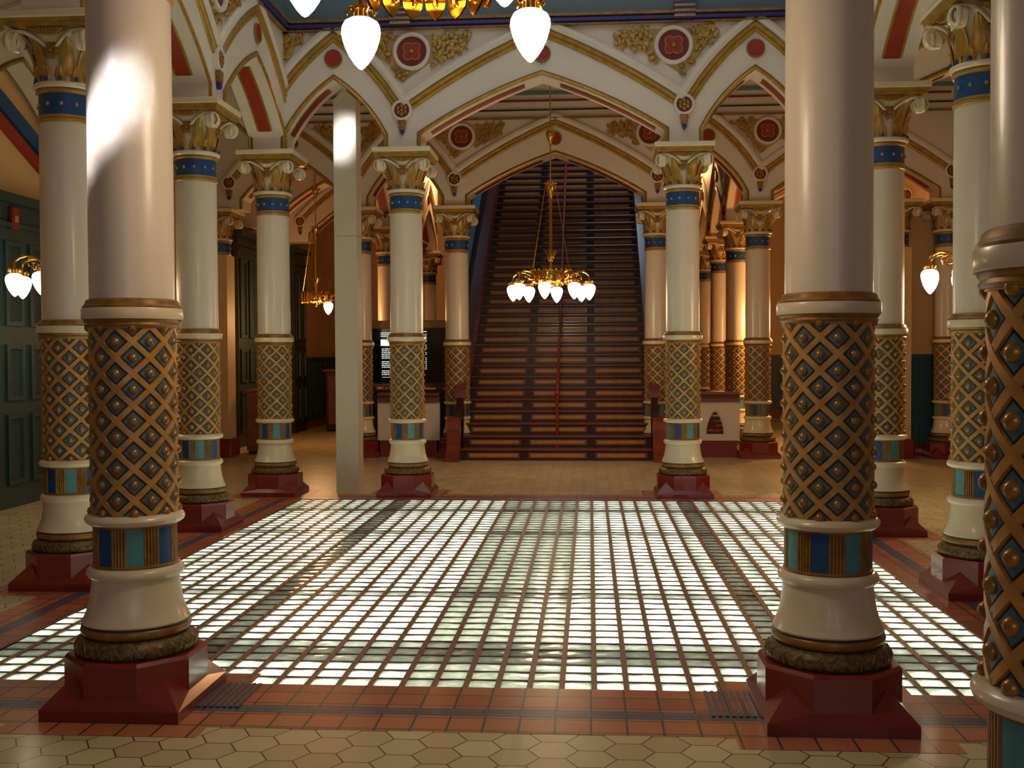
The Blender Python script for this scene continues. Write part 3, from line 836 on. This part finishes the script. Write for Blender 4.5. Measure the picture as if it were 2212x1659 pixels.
passL = arcade('wall_left_passage', [Y5, Y6, Y7, 24.55], frX(XO0, 1), 'dim arcade wall of the left passage beside the stairs', top=CEIL, decor=(1,), spandrels=[], skip=(0,), bosses=[1, 2])
passR = arcade('wall_right_passage', [Y5, Y6, Y7, 24.55], frX(XO1, -1), 'amber lit arcade wall of the right passage beside the stairs', top=CEIL, decor=(1,), spandrels=[], skip=(0,), bosses=[1, 2])
for (Y, nm, lb) in ((Y6, 'wall_cross_left', 'dim cross arch over the left passage, nearer one'), (Y7, 'wall_cross_left_deep', 'dim cross arch over the left passage, deeper one')):
    arcade(nm, [-5.9, XO0], frY(Y), lb, top=CEIL, clip=(WL, XO0), spandrels=[], skip=(1,))
for (Y, nm, lb) in ((Y6, 'wall_cross_right', 'amber lit cross arch over the right passage, nearer one'), (Y7, 'wall_cross_right_deep', 'amber lit cross arch over the right passage, deeper one')):
    arcade(nm, [XO1, 5.5], frY(Y), lb, top=CEIL, clip=(XO1, WR), spandrels=[], skip=(0,))
blindL = arcade('wall_left_aisle', [4.9, Y2, Y3, Y4, 14.81, Y5], frX(-6.12, 1), 'cream blind arcade on the outer left aisle wall', top=CEIL, th=.12, soffit=False)
blindR = arcade('wall_right_aisle', [4.9, Y2, Y3, Y4, 14.81, Y5], frX(5.78, -1), 'cream blind arcade on the outer right aisle wall', top=CEIL, th=.12, soffit=False)

# ------------------------------------------------------------------ outer walls, ceilings
def wallbox(name, label, x0, y0, z0, x1, y1, z1, mt=WALLC, cat='wall'):
    b = MB(); b.box(x0, y0, z0, x1, y1, z1); return tag(b.build(name, mt, smooth=False), label, cat, kind='structure')
wl_ = wallbox('wall_outer_left', 'amber plaster outer wall on the left with dark teal panelling', WL - .2, 3.0, 0, WL, 28.2, CEIL)
wr_ = wallbox('wall_outer_right', 'amber plaster outer wall on the right with teal wainscot', WR, 3.0, 0, WR + .2, 28.2, CEIL)
we = wallbox('wall_end', 'amber plaster end wall far behind the staircase', WL, 28.0, 0, WR, 28.2, 9.5)
wn = wallbox('wall_nook', 'cream end wall of the right aisle over teal wainscot', 4.55, Y5 + .35, 0, WR, Y5 + .5, 3.96)
def panelling(parent, f, u0, u1, z1, wd=.5, mt=WOODD, cap=True):
    b = MB(); b.prism([(u0, .18), (u1, .18), (u1, z1), (u0, z1)], f, -.002, .03)
    n = max(1, round((u1 - u0) / wd)); w_ = (u1 - u0) / n
    for k in range(n + 1):
        u = u0 + k * w_; b.prism([(u - .035, .18), (u + .035, .18), (u + .035, z1), (u - .035, z1)], f, .03, .055)
    for k in range(n):
        for j in range(3):
            u = u0 + (k + .3 + .2 * j) * w_; b.prism([(u - .02, .3), (u + .02, .3), (u + .02, z1 - .12), (u - .02, z1 - .12)], f, .03, .045)
    b.prism([(u0, z1 - .06), (u1, z1 - .06), (u1, z1), (u0, z1)], f, .03, .085)
    b.build('wainscot', mt, parent, smooth=False)
    b = MB(); b.prism([(u0, 0), (u1, 0), (u1, .18), (u0, .18)], f, -.002, .07); b.build('skirting', PLINTH, parent, smooth=False)
panelling(wl_, lambda u, z, h: (WL + h, u, z), 12.8, 17.0, 1.6); panelling(wl_, lambda u, z, h: (WL + h, u, z), 19.3, 28, 1.6); panelling(wl_, lambda u, z, h: (WL + h, u, z), 3.2, 9.6, 1.6)
panelling(wr_, lambda u, z, h: (WR - h, u, z), 3.2, 28, 1.6)
panelling(we, lambda u, z, h: (u, 28.0 - h, z), WL + .1, WR - .1, 1.6)
panelling(wn, lambda u, z, h: (u, Y5 + .35 - h, z), 4.55, WR - .08, 1.6, .3, mat('blue_teal_wood', (40, 78, 96), 0.4, var=.1, scale=9))
b = MB(); b.prism([(4.98, 1.6), (5.02, 1.6), (5.02, 2.55), (4.98, 2.55)], lambda u, z, h: (u, Y5 + .35 - h, z), -.002, .05); b.build('blue_strip', BLUE, wn, smooth=False)
# tall teal door surrounds on the left wall
def door_surround(n, y0, y1, zt, label, mt=WOODD, red=True):
    f = lambda u, z, h: (WL + h, u, z)
    b = MB(); b.prism([(y0, 0), (y1, 0), (y1, zt), (y0, zt)], f, 0, .12)
    t = tag(b.build('door_%d' % n, mt, smooth=False), label, 'door', kind='structure')
    b = MB(); b.prism([(y0 - .08, zt), (y1 + .08, zt), (y1 + .08, zt + .10), (y0 - .08, zt + .10)], f, 0, .22); b.prism([(y0 - .04, zt - .25), (y1 + .04, zt - .25), (y1 + .04, zt - .2), (y0 - .04, zt - .2)], f, .1, .17)
    b.build('door_cornice', mt, t, smooth=False)
    for (z0, z1) in ((.25, 1.0), (1.15, 1.75), (1.95, zt - .4)):
        b = MB(); nn = max(2, round((y1 - y0) / .55)); w_ = (y1 - y0) / nn
        for k in range(nn):
            u0, u1 = y0 + k * w_ + .07, y0 + (k + 1) * w_ - .07
            b.sweep([(u0, z0), (u1, z0), (u1, z1), (u0, z1)], [(-.0, .118), (.0, .15), (.05, .15), (.06, .118)], f, closed=True)
        b.build('door_panel', mt, t, smooth=False)
    if red:
        b = MB(); b.prism([(y0 + .02, 1.1), (y0 + .22, 1.1), (y0 + .22, 2.1), (y0 + .02, 2.1)], f, .118, .135); b.build('red_panel', REDD, t, smooth=False)
    return t
door_surround(1, 10.0, 12.5, 3.25, 'dark teal panelled door surround at the left edge of the picture')
door_surround(2, 18.75, 20.25, 3.75, 'dark green door surround seen between the two back left columns', mat('dark_green_wood', (34, 52, 44), 0.45, var=.15, scale=9), False)
door_surround(3, 22.4, 23.3, 3.8, 'dark green door surround left of the putty post', mat_once('dark_green_wood_deep', (30, 44, 38)), False)
# raking blue and red band on the left aisle wall
b = MB(); f = lambda u, z, h: (WL + h, u, z)
b.prism([(10.2, 4.7), (13.2, 3.4), (13.2, 3.6), (10.2, 4.9)], f, 0, .06); rk = tag(b.build('trim_1', BLUE, smooth=False), 'raking blue and red band high on the left aisle wall', 'trim', kind='structure')
b = MB(); b.prism([(10.2, 4.52), (13.2, 3.22), (13.2, 3.36), (10.2, 4.66)], f, 0, .05); b.build('red_band', RED, rk, smooth=False)
# pilasters (capital and neck like the columns) on the left aisle wall
for (x, y, lab) in ((-5.96, Y5 - .05, 'amber pilaster with gilded capital between the two back left columns'), (4.72, Y5 + .0, 'narrow cream pilaster with gilded capital beside the teal wainscot')):
    t = thing('pilaster', lab, 'pilaster', (x, y, 0), group='wall pilasters')
    b = MB(); b.box(-.19, -.19, .3, .19, .19, 3.24); b.build('pilaster_shaft', WALLC, t, smooth=False)
    b = MB(); b.box(-.24, -.24, 0, .24, .24, .3, bev=.02); b.build('pilaster_base', PLINTH, t, smooth=False)
    build_capital(t)
# ceilings
def ceiling(name, label, x0, y0, x1, y1, z=CEIL):
    b = MB(); b.box(x0, y0, z, x1, y1, z + .2); t = tag(b.build(name, PLASTER, smooth=False), label, 'ceiling', kind='structure')
    return t
cb = ceiling('ceiling_back', 'striped cream ceiling of the back aisle before the stairs', WL, Y4 + TH, WR, Y5 - TH)
for (y, w_, mt, nm) in ((13.2, .06, REDD, 'red_line'), (13.8, .3, FRIEZE, 'teal_stripe'), (14.8, .05, REDD, 'red_line'), (15.6, .3, FRIEZE, 'teal_stripe'), (16.4, .05, REDD, 'red_line')):
    b = MB(); b.box(WL, y - w_ / 2, CEIL - .015, WR, y + w_ / 2, CEIL + .01); b.build(nm, mt, cb, smooth=False)
ceiling('ceiling_left', 'cream ceiling of the left aisle', WL, Y1 + TH, XO0 - TH, Y4 - TH)
ceiling('ceiling_right', 'cream ceiling of the right aisle', XO1 + TH, Y1 + TH, WR, Y4 - TH)
ceiling('ceiling_front', 'cream ceiling of the near aisle over the camera', WL, 0.5, WR, Y1 - TH)
ceiling('ceiling_left_passage', 'dim ceiling of the passage left of the stairs', WL, Y5 + TH, XI0 - .1, 28.0)
ceiling('ceiling_right_passage', 'dim ceiling of the passage right of the stairs', XI1 + .1, Y5 + TH, WR, 28.0)
b = MB(); b.box(XO0 - .3, Y1 - .3, 7.9, XO1 + .3, Y4 + .3, 8.1)
tag(b.build('ceiling_hall', PLASTER, smooth=False), 'pale ceiling high above the glass floor', 'ceiling', kind='structure')

# ------------------------------------------------------------------ staircase
SX0, SX1, SY, RI, TR, NS = -1.985, .945, 16.56, .1815, .2615, 36
sw = SX1 - SX0
st = thing('staircase', 'tall dark red wooden staircase with ochre riser panels rising behind the wide arch', 'staircase', (CX, SY, 0))
def f_step():
    b = MB(); b.box(-sw / 2, .0, 0, sw / 2, TR + .04, RI - .034); return b
def f_tread():
    b = MB(); b.box(-sw / 2, -.032, RI - .034, sw / 2, TR + .01, RI, bev=.008); return b
def f_pan():
    b = MB()
    for (a, c) in ((.045, .30), (.365, .65), (.715, .965)): b.box(-sw / 2 + sw * a, -.014, .048, -sw / 2 + sw * c, .01, .104, bev=.006)
    return b
def f_panfr():
    b = MB()
    for (a, c) in ((.035, .31), (.355, .66), (.705, .975)):
        b.box(-sw / 2 + sw * a, -.007, .032, -sw / 2 + sw * c, .01, .120)
    return b
for k in range(NS):
    s = link('step', col_mesh('step', f_step, WOODK, False), st, ((SX0 + SX1) / 2 - CX, k * TR, k * RI))
    link('tread', col_mesh('tread', f_tread, WOODM, False), s); link('riser_panels', col_mesh('riser_panels', f_pan, OCHRE, False), s)
    link('panel_frame', col_mesh('panel_frame', f_panfr, WOODM, False), s)
# side strings with parapets
for sx, nm in ((SX0, -1), (SX1, 1)):
    x0, x1 = (sx - .09, sx) if nm < 0 else (sx, sx + .09)
    fx = lambda u, z, d: (d - CX, u, z)
    b = MB(); L = NS * TR; H = NS * RI
    b.prism([(.25, 0), (L, H - .3), (L, H + .75), (.25, .95), (.05, .75), (.05, 0)], fx, x0, x1)
    b.build('string_parapet', WOODK, st, smooth=False)
    b = MB(); b.prism([(.25, .95), (L, H + .75), (L, H + .83), (.25, 1.03)], fx, x0 - .03, x1 + .03); b.build('parapet_cap', WOODM, st, smooth=False)
    b = MB(); xi = x1 if nm < 0 else x0
    for k in range(2, NS - 1):
        y = k * TR + .1; z = (y - .25) / (L - .25) * (H - .2) + .95
        b.prism([(y - .09, z - .62), (y + .09, z - .50), (y + .09, z - .10), (y - .09, z - .22)], fx, xi - .012, xi + .012)
    b.build('parapet_panels', WOODR, st, smooth=False)
    # curved newel block at the foot
    pr_ = [(-.30, 0), (.30, 0), (.30, .60), (.12, .66), (-.02, .66), (-.13, .60), (-.18, .48), (-.17, .25), (-.24, .14), (-.30, .10)]
    b = MB(); b.prism(pr_, fx, sx - (.20 if nm < 0 else -.0), sx + (.0 if nm < 0 else .20)); b.build('newel', WOODR, st, smooth=False)
# blue dado wall beyond the parapet
b = MB(); L = NS * TR; H = NS * RI
fx2 = lambda u, z, d: (d, u, z)
b.prism([(17.42, 0), (26, 0), (26, 9), (17.42, 9)], fx2, -2.25, -2.10); swl = tag(b.build('wall_stair_left', WOODK, smooth=False), 'dark wall along the left of the staircase', 'wall', kind='structure')
b = MB(); b.prism([(17.45, 2.28), (25.5, 7.86), (25.5, 8.56), (17.45, 2.98)], fx2, -2.11, -2.085); b.build('blue_dado', SKYBL, swl, smooth=False)
b = MB(); b.prism([(17.42, 0), (26, 0), (26, 9), (17.42, 9)], fx2, 1.05, 1.2); tag(b.build('wall_stair_right', WOODK, smooth=False), 'dark wall along the right of the staircase', 'wall', kind='structure')
b = MB(); b.box(-2.3, Y5 + .22, 8.3, 1.3, 26.2, 8.5); b.box(-2.3, 26, 6.0, 1.3, 26.2, 8.5); tag(b.build('ceiling_stair', WOODK, smooth=False), 'dark ceiling above the top of the stairs', 'ceiling', kind='structure')
# central handrail
hr = thing('handrail', 'thin red handrail running up the middle of the staircase', 'handrail', (-.51, SY + .3, RI))
b = MB(); b.tube([(0, 0, 0), (0, 0, .80)], .026, 10); b.ball((0, 0, .84), .045, 12); b.lathe([(.05, 0), (.05, .03), (.03, .05)], 16); b.build('newel_post', WOODR, hr)
b = MB(); nn = 33; b.tube([(0, 0, .78), (0, nn * TR, .78 + nn * RI)], .022, 8); b.build('rail', RED, hr)
for k in range(4, nn, 5):
    b = MB(); y = k * TR + .1; zz = k * RI; b.tube([(0, y, zz), (0, y, .78 + (k + .1 / TR) * RI)], .012, 8); b.build('rail_post', RED, hr)

# ------------------------------------------------------------------ parapets beside the stairs
def parapet(x0, x1, label, holes):
    Yp = Y5
    t = thing('parapet', label, 'parapet', ((x0 + x1) / 2, Yp, 0), group='cream parapets beside the stairs'); h = (x1 - x0) / 2
    f = lambda u, z, d: (u, d, z)
    b = MB(); b.box(-h, -.07, 0, h, .13, .262); b.box(-h, -.085, .20, h, .13, .225); b.build('base', PLINTH, t, smooth=False)
    b = MB()   # panel with pointed openings cut out: strips around each hole
    z0, z1 = .262, .87; H0 = h; h = h + .042; xs = [-h]
    def hole(c):
        L = [(c - .135, .36)] + arc((c - .135, .36), (c, .74), .09, 8)[1:]
        R = [(c + .135, .36)] + arc((c + .135, .36), (c, .74), -.09, 8)[1:]
        return L, R
    cur = -h
    for c in holes:
        L, R = hole(c)
        b.box(cur, -.05, z0, c - .135, .05, z1); b.box(c - .135, -.05, z0, c + .135, .05, .36)
        for side in (L, R):
            for a, q in zip(side[:-1], side[1:]):
                b.prism([(a[0], a[1]), (q[0], q[1]), (q[0], z1), (a[0], z1)], f, -.05, .05)
        cur = c + .135
    b.box(cur, -.05, z0, h, .05, z1)
    b.build('panel', PLASTER, t, smooth=False)
    b = MB()
    for c in holes: 
        L, R = hole(c); b.sweep(L + R[::-1][1:], [(.01, .05), (.012, .058), (.03, .058), (.032, .05)], lambda u, v, hh: (u, -hh, v))
    b.build('opening_moulding', PLASTER, t)
    b = MB()
    for c in holes:
        for k in range(5): b.box(c - .14, .055, .36 + .075 * k, c + .14, .075, .40 + .075 * k)
    b.build('grille', WOODK, t, smooth=False)
    b = MB(); h = H0 + .042; b.box(-h, -.09, .87, h, .16, .93); b.box(-h, -.07, .93, h, .15, .97, bev=.01); b.box(-h, -.11, .97, h, .19, 1.02, bev=.012); b.build('top_rail', WOODM, t, smooth=False)
parapet(XO0 + .325, XI0 - .325, 'cream parapet with pointed openings left of the staircase under the directory board', (-.12,) )
parapet(XI1 + .325, XO1 - .325, 'cream parapet with pointed openings right of the staircase', (.12,))

# directory board
db = thing('directory_board', 'black directory board with white lettering in a gold frame behind a column', 'directory board', (-3.02, 17.62, 0))
b = MB(); b.box(-.68, -.03, 1.16, .68, .06, 2.06); b.build('screen', BLACK, db, smooth=False)
b = MB(); f = lambda u, v, h: (u, -.03 - h, v)
b.sweep([(-.68, 1.16), (.68, 1.16), (.68, 2.06), (-.68, 2.06)], [(-.05, -.06), (-.05, .05), (-.02, .07), (.005, .03), (.005, -.01)], f, closed=True)
b.box(-.73, -.11, 2.06, .73, .06, 2.19, bev=.01); b.build('frame', GOLDD, db)
b = MB(); rg = random.Random(11); z = 1.80
def bar(b, x0, x1, z0, hgt): b.box(x0, -.034, z0, x1, -.0305, z0 + hgt)
bl = MB(); bar(bl, -.40, -.05, 1.78, .10); bl.build('lit_heading', TEXTB, db, smooth=False)
for k in range(3): bar(b, -.40, -.40 + .22 - .03 * k, 1.985 - .028 * k, .014)
z = 1.72
for k in range(15):
    if k not in (6, 11): 
        x = -.385; e = x + rg.uniform(.13, .34)
        while x < e:
            wv = rg.uniform(.02, .06); bar(b, x, min(e, x + wv), z, .016); x += wv + .010
    z -= .030
bar(b, -.385, -.03, 1.26, .008)
bar(b, .14, .36, 2.0, .016)
z = 1.96
for k in range(20):
    if k not in (5, 9, 12):
        bar(b, .335, .36, z, .012)
        if k in (3, 4, 10, 11): bar(b, .16, .16 + rg.uniform(.07, .12), z, .012)
    z -= .030
b.build('lettering', TEXT, db, smooth=False)
b = MB(); b.box(-.66, -.02, .0, .66, .30, 1.0); b.box(-.70, -.06, 1.0, .70, .34, 1.06, bev=.01); b.build('cabinet_stand', WOODK, db, smooth=False)
b = MB(); b.box(-.6, 0, 1.06, -.5, .06, 1.16); b.box(.5, 0, 1.06, .6, .06, 1.16); b.build('foot', WOODM, db, smooth=False)

# square post
pt = thing('square_post', 'plain putty coloured square post under the small left arch, sun patch near its top', 'post', (-2.865, 12.76, 0))
b = MB(); b.box(-.135, -.13, 0, .135, .13, 4.62)
b.prism([(-.135, 4.62), (.135, 4.62), (0, 4.74)], lambda u, v, d: (u, d, v), -.13, .13); b.build('post_shaft', POSTM, pt, smooth=False)
b = MB(); b.box(-.138, -.133, 3.02, .138, .133, 3.026); b.build('joint_line', mat_once('joint_grey', (150, 140, 122)), pt, smooth=False)

# cabinet and desk in the left passage
cbn = thing('wooden_cabinet', 'low brown wooden cabinet on the floor behind the back left corner column', 'cabinet', (-5.35, 17.75, 0))
b = MB(); b.box(-.3, -.25, .06, .3, .25, 1.02); b.build('body', BROWN, cbn, smooth=False)
b = MB(); b.box(-.33, -.28, 1.02, .33, .28, 1.07, bev=.008); b.build('top', BROWN, cbn, smooth=False)
for sx in (-1, 1):
    b = MB(); b.box(sx * .15 - .135, -.265, .12, sx * .15 + .135, -.248, .96, bev=.006); d_ = b.build('cabinet_door', BROWN, cbn, smooth=False)
    b = MB(); b.ball((sx * .04, -.275, .6), .014, 8); b.build('knob', BRASS, d_)
b = MB(); b.box(-.28, -.23, 0, .28, .23, .06); b.build('foot', WOODK, cbn, smooth=False)
dk = thing('desk', 'dark wooden desk in the dim passage behind the putty post', 'desk', (-4.9, 23.2, 0))
b = MB(); b.box(-.8, -.35, 1.28, .8, .35, 1.34, bev=.01); b.build('desktop', WOODM, dk, smooth=False)
b = MB(); b.box(-.75, -.3, .05, .75, .3, 1.28); b.build('body', WOODK, dk, smooth=False)
for k in range(3):
    b = MB(); b.box(-.7 + .48 * k, -.315, .15, -.28 + .48 * k, -.298, 1.2, bev=.008); b.build('desk_panel', WOODM, dk, smooth=False)
al = thing('fire_alarm', 'small red alarm box high on the teal door surround at far left', 'alarm', (WL + .125, 11.25, 2.98))
b = MB(); b.box(0, -.07, 0, .05, .07, .24, bev=.008); b.build('housing', REDD, al, smooth=False)
b = MB(); b.box(.048, -.035, .08, .056, .035, .15, bev=.004); b.build('lens', mat_once('pale_lens', (190, 120, 100)), al, smooth=False)

# ------------------------------------------------------------------ chandeliers
def f_globe():
    prof = [(.030, .002), (.050, -.004), (.070, -.018), (.081, -.040), (.0835, -.065), (.080, -.095), (.069, -.130), (.052, -.165), (.032, -.195), (.013, -.216), (.002, -.222)]
    return MB().lathe(prof, 24, rf=lambda a, z, k: .004 * abs(cos(4 * a)) if k in (2, 3, 4) else 0)
def f_fitter():
    b = MB(); b.lathe([(.012, .09), (.014, .06), (.030, .045), (.034, .02), (.036, .0)], 16)
    for k in range(6):
        a = 2 * PI * k / 6
        b.tube([(.02 * cos(a), .02 * sin(a), .05), (.045 * cos(a), .045 * sin(a), .05), (.062 * cos(a), .062 * sin(a), .025), (.072 * cos(a), .072 * sin(a), .04)], [.009, .012, .009, .003], 6)
    return b
def f_arm():
    b = MB(); pts = []
    for i in range(17):
        t = i / 16; x = .24 + .285 * t
        z = .33 + .035 * sin(PI * t * 1.0) + (.0 if t < .6 else -.0)
        pts.append((x, 0, z))
    pts = [(.24, 0, .30), (.28, 0, .35), (.34, 0, .385), (.42, 0, .395), (.48, 0, .375), (.52, 0, .34), (.525, 0, .30)]
    b.tube(pts, .012, 8)
    cur = [(.27, 0, .30), (.33, 0, .28), (.39, 0, .30), (.41, 0, .34), (.38, 0, .36), (.355, 0, .34)]
    b.tube(cur, .008, 6); b.ball((.355, 0, .338), .014, 8); b.ball((.45, 0, .398), .016, 8)
    return b
def f_ring_body():
    b = MB(); b.lathe([(.235, .24), (.255, .245), (.262, .27), (.258, .33), (.262, .39), (.255, .41), (.235, .41), (.23, .33), (.235, .24)], 40)
    return b
def f_ring_beads():
    b = MB()
    for k in range(20):
        a = 2 * PI * k / 20
        b.ball((.258 * cos(a), .258 * sin(a), .42), .016, 8); b.ball((.262 * cos(a), .262 * sin(a), .235), .013, 6)
        b.tube([(.263 * cos(a), .263 * sin(a), .26), (.266 * cos(a), .266 * sin(a), .33), (.263 * cos(a), .263 * sin(a), .40)], .007, 5)
    return b
def f_drops():
    b = MB()
    if True:
        m_ = Matrix.Rotation(0, 3, 'Z')
        o = len(b.v); pr_ = [(.022, .30), (.036, .285), (.044, .25), (.039, .215), (.022, .182), (.0, .160)]
        for side in (0, 1):
            for (w_, z) in pr_:
                for s in (-1, 1):
                    p = m_ @ Vector((.262 + .02 * (1 - abs(.24 - z) / .08) + (.006 if side else -.004), s * w_, z)); b.v.append(tuple(p))
        for side in (0, 1):
            for i in range(5):
                q = o + side * 12 + 2 * i; b.face([q, q + 1, q + 3, q + 2])
    return b
def f_spokes():
    b = MB()
    for k in range(4):
        a = PI / 2 * k + .3
        b.tube([(.02 * cos(a), .02 * sin(a), .34), (.24 * cos(a), .24 * sin(a), .33)], .010, 6)
    b.lathe([(.0, .16), (.02, .17), (.035, .20), (.03, .24), (.05, .27), (.05, .36), (.03, .40), (.02, .44)], 20)
    return b
def f_stem(h): return lambda: MB().tube([(0, 0, .42), (0, 0, h)], .019, 10)
def f_crown():
    b = MB(); b.lathe([(.018, .50), (.022, .54), (.036, .57), (.045, .60), (.040, .64)], 20)
    for k in range(7):
        a = 2 * PI * k / 7; b.tube([(.035 * cos(a), .035 * sin(a), .60), (.055 * cos(a), .055 * sin(a), .65), (.088 * cos(a), .088 * sin(a), .685)], [.014, .014, .004], 6)
    return b
def f_top_collar():
    b = MB(); b.lathe([(.018, 1.36), (.024, 1.40), (.040, 1.47), (.062, 1.52), (.064, 1.56), (.070, 1.58), (.06, 1.61), (.03, 1.62)], 24)
    for k in range(6):
        a = 2 * PI * k / 6; b.ball((.066 * cos(a), .066 * sin(a), 1.60), .018, 8)
    return b
def f_hub():
    b = MB(); b.lathe([(.012, 2.12), (.022, 2.16), (.045, 2.20), (.060, 2.25), (.062, 2.29), (.040, 2.33), (.014, 2.36)], 24); return b
def f_cables():
    b = MB()
    for s in (-1, 1): b.tube([(s * .07, 0, 1.56), (s * .25, 0, .41)], .0075, 6)
    return b
def chandelier(label, loc, a0, n, power, rod, zfull=True, col=(1.0, .72, .42)):
    """loc z = bottom of the globes"""
    t = thing('chandelier', label, 'chandelier', loc, group='brass chandeliers with opal globes')
    add = lambda nm, k, fn, mt, par=t, rz=0: link(nm, col_mesh(k, fn, mt), par, rotz=rz)
    rb = add('ring', 'ring', f_ring_body, BRASS); add('ring_beads', 'ring_beads', f_ring_beads, BRASS, rb)
    if n == 4:
        for k in range(18): add('leaf_drop', 'leaf_drop', f_drops, BRASS, rb, 2 * PI * (k + .5) / 18)
    add('hub_spokes', 'hub_spokes', f_spokes, BRASS)
    for a in (n if isinstance(n, tuple) else [a0 + 2 * PI * k / n for k in range(n)]):
        ar = add('arm', 'arm', f_arm, BRASS, t, a)
        fi = link('fitter', col_mesh('fitter', f_fitter, BRASS), ar, (.525, 0, .215))
        g = link('globe', col_mesh('globe', f_globe, GLOBE), ar, (.525, 0, .222))
    H = rod - loc[2]
    b = MB(); b.tube([(0, 0, .42), (0, 0, min(H, 1.4))], .022, 10); b.tube([(0, 0, min(H, 1.4)), (0, 0, H)], .010, 8)
    b.lathe([(.09, H), (.085, H - .03), (.03, H - .06), (.01, H - .07)], 20); b.build('stem', BRASS, t)
    add('crown', 'crown', f_crown, BRASS)
    if zfull:
        add('top_collar', 'top_collar', f_top_collar, BRASS); add('hub_ball', 'hub_ball', f_hub, BRASS); add('support_cables', 'support_cables', f_cables, BRASS)
    l = bpy.data.lights.new('chandelier_lamp', 'POINT'); l.energy = power; l.color = col; l.shadow_soft_size = .25
    lo = bpy.data.objects.new('chandelier_lamp', l); C.objects.link(lo); lo.parent = t; lo.location = (0, 0, -.10)
    return t
chandelier('four globe brass chandelier overhead at the top of the picture', (-.645, 4.30, 2.85), math.radians(41), 4, 46, CEIL, col=(1.0, .78, .54))
chandelier('eight globe brass chandelier hanging before the staircase', (-.527, 14.81, 2.35), math.radians(83), 8, 60, CEIL)
chandelier('brass chandelier at far left, its globes half hidden behind a column', (-5.08, 10.35, 2.19), math.radians(-4), 8, 24, CEIL)
chandelier('brass chandelier at far right, its globes half hidden behind a column', (3.86, 11.0, 2.21), math.radians(5), 8, 80, CEIL)
chandelier('brass chandelier glowing in the dim passage left of the putty post', (-4.95, 19.4, 2.35), 0, (math.radians(-52), math.radians(30)), 105, CEIL, col=(1.0, .50, .19))
chandelier('brass chandelier lighting the amber right passage, hidden by the large column', (3.95, 19.0, 2.35), math.radians(20), 8, 260, CEIL, col=(1.0, .50, .19))

for (x, lab) in ((-3.0, 'added round ceiling lamp, unseen deep in the left passage beside the stairs'), (1.95, 'added round ceiling lamp, unseen deep in the right passage beside the stairs')):
    t = thing('added_ceiling_lamp', lab, 'lamp', (x, 24.0, CEIL), group='added passage lamps')  # added hidden lamps that brighten the far ends of the passages
    b = MB(); b.lathe([(.02, 0), (.16, 0), (.16, -.03), (.14, -.04)], 24); b.build('rim', BRASS, t)
    b = MB(); b.lathe([(.14, -.035), (.13, -.07), (.09, -.11), (.03, -.13), (.002, -.132)], 24); b.build('bowl', GLOBE, t)
    l = bpy.data.lights.new('added_lamp_light', 'POINT'); l.energy = 90; l.color = (1.0, .52, .2); l.shadow_soft_size = .15
    lo = bpy.data.objects.new('added_lamp_light', l); C.objects.link(lo); lo.parent = t; lo.location = (0, 0, -.32)
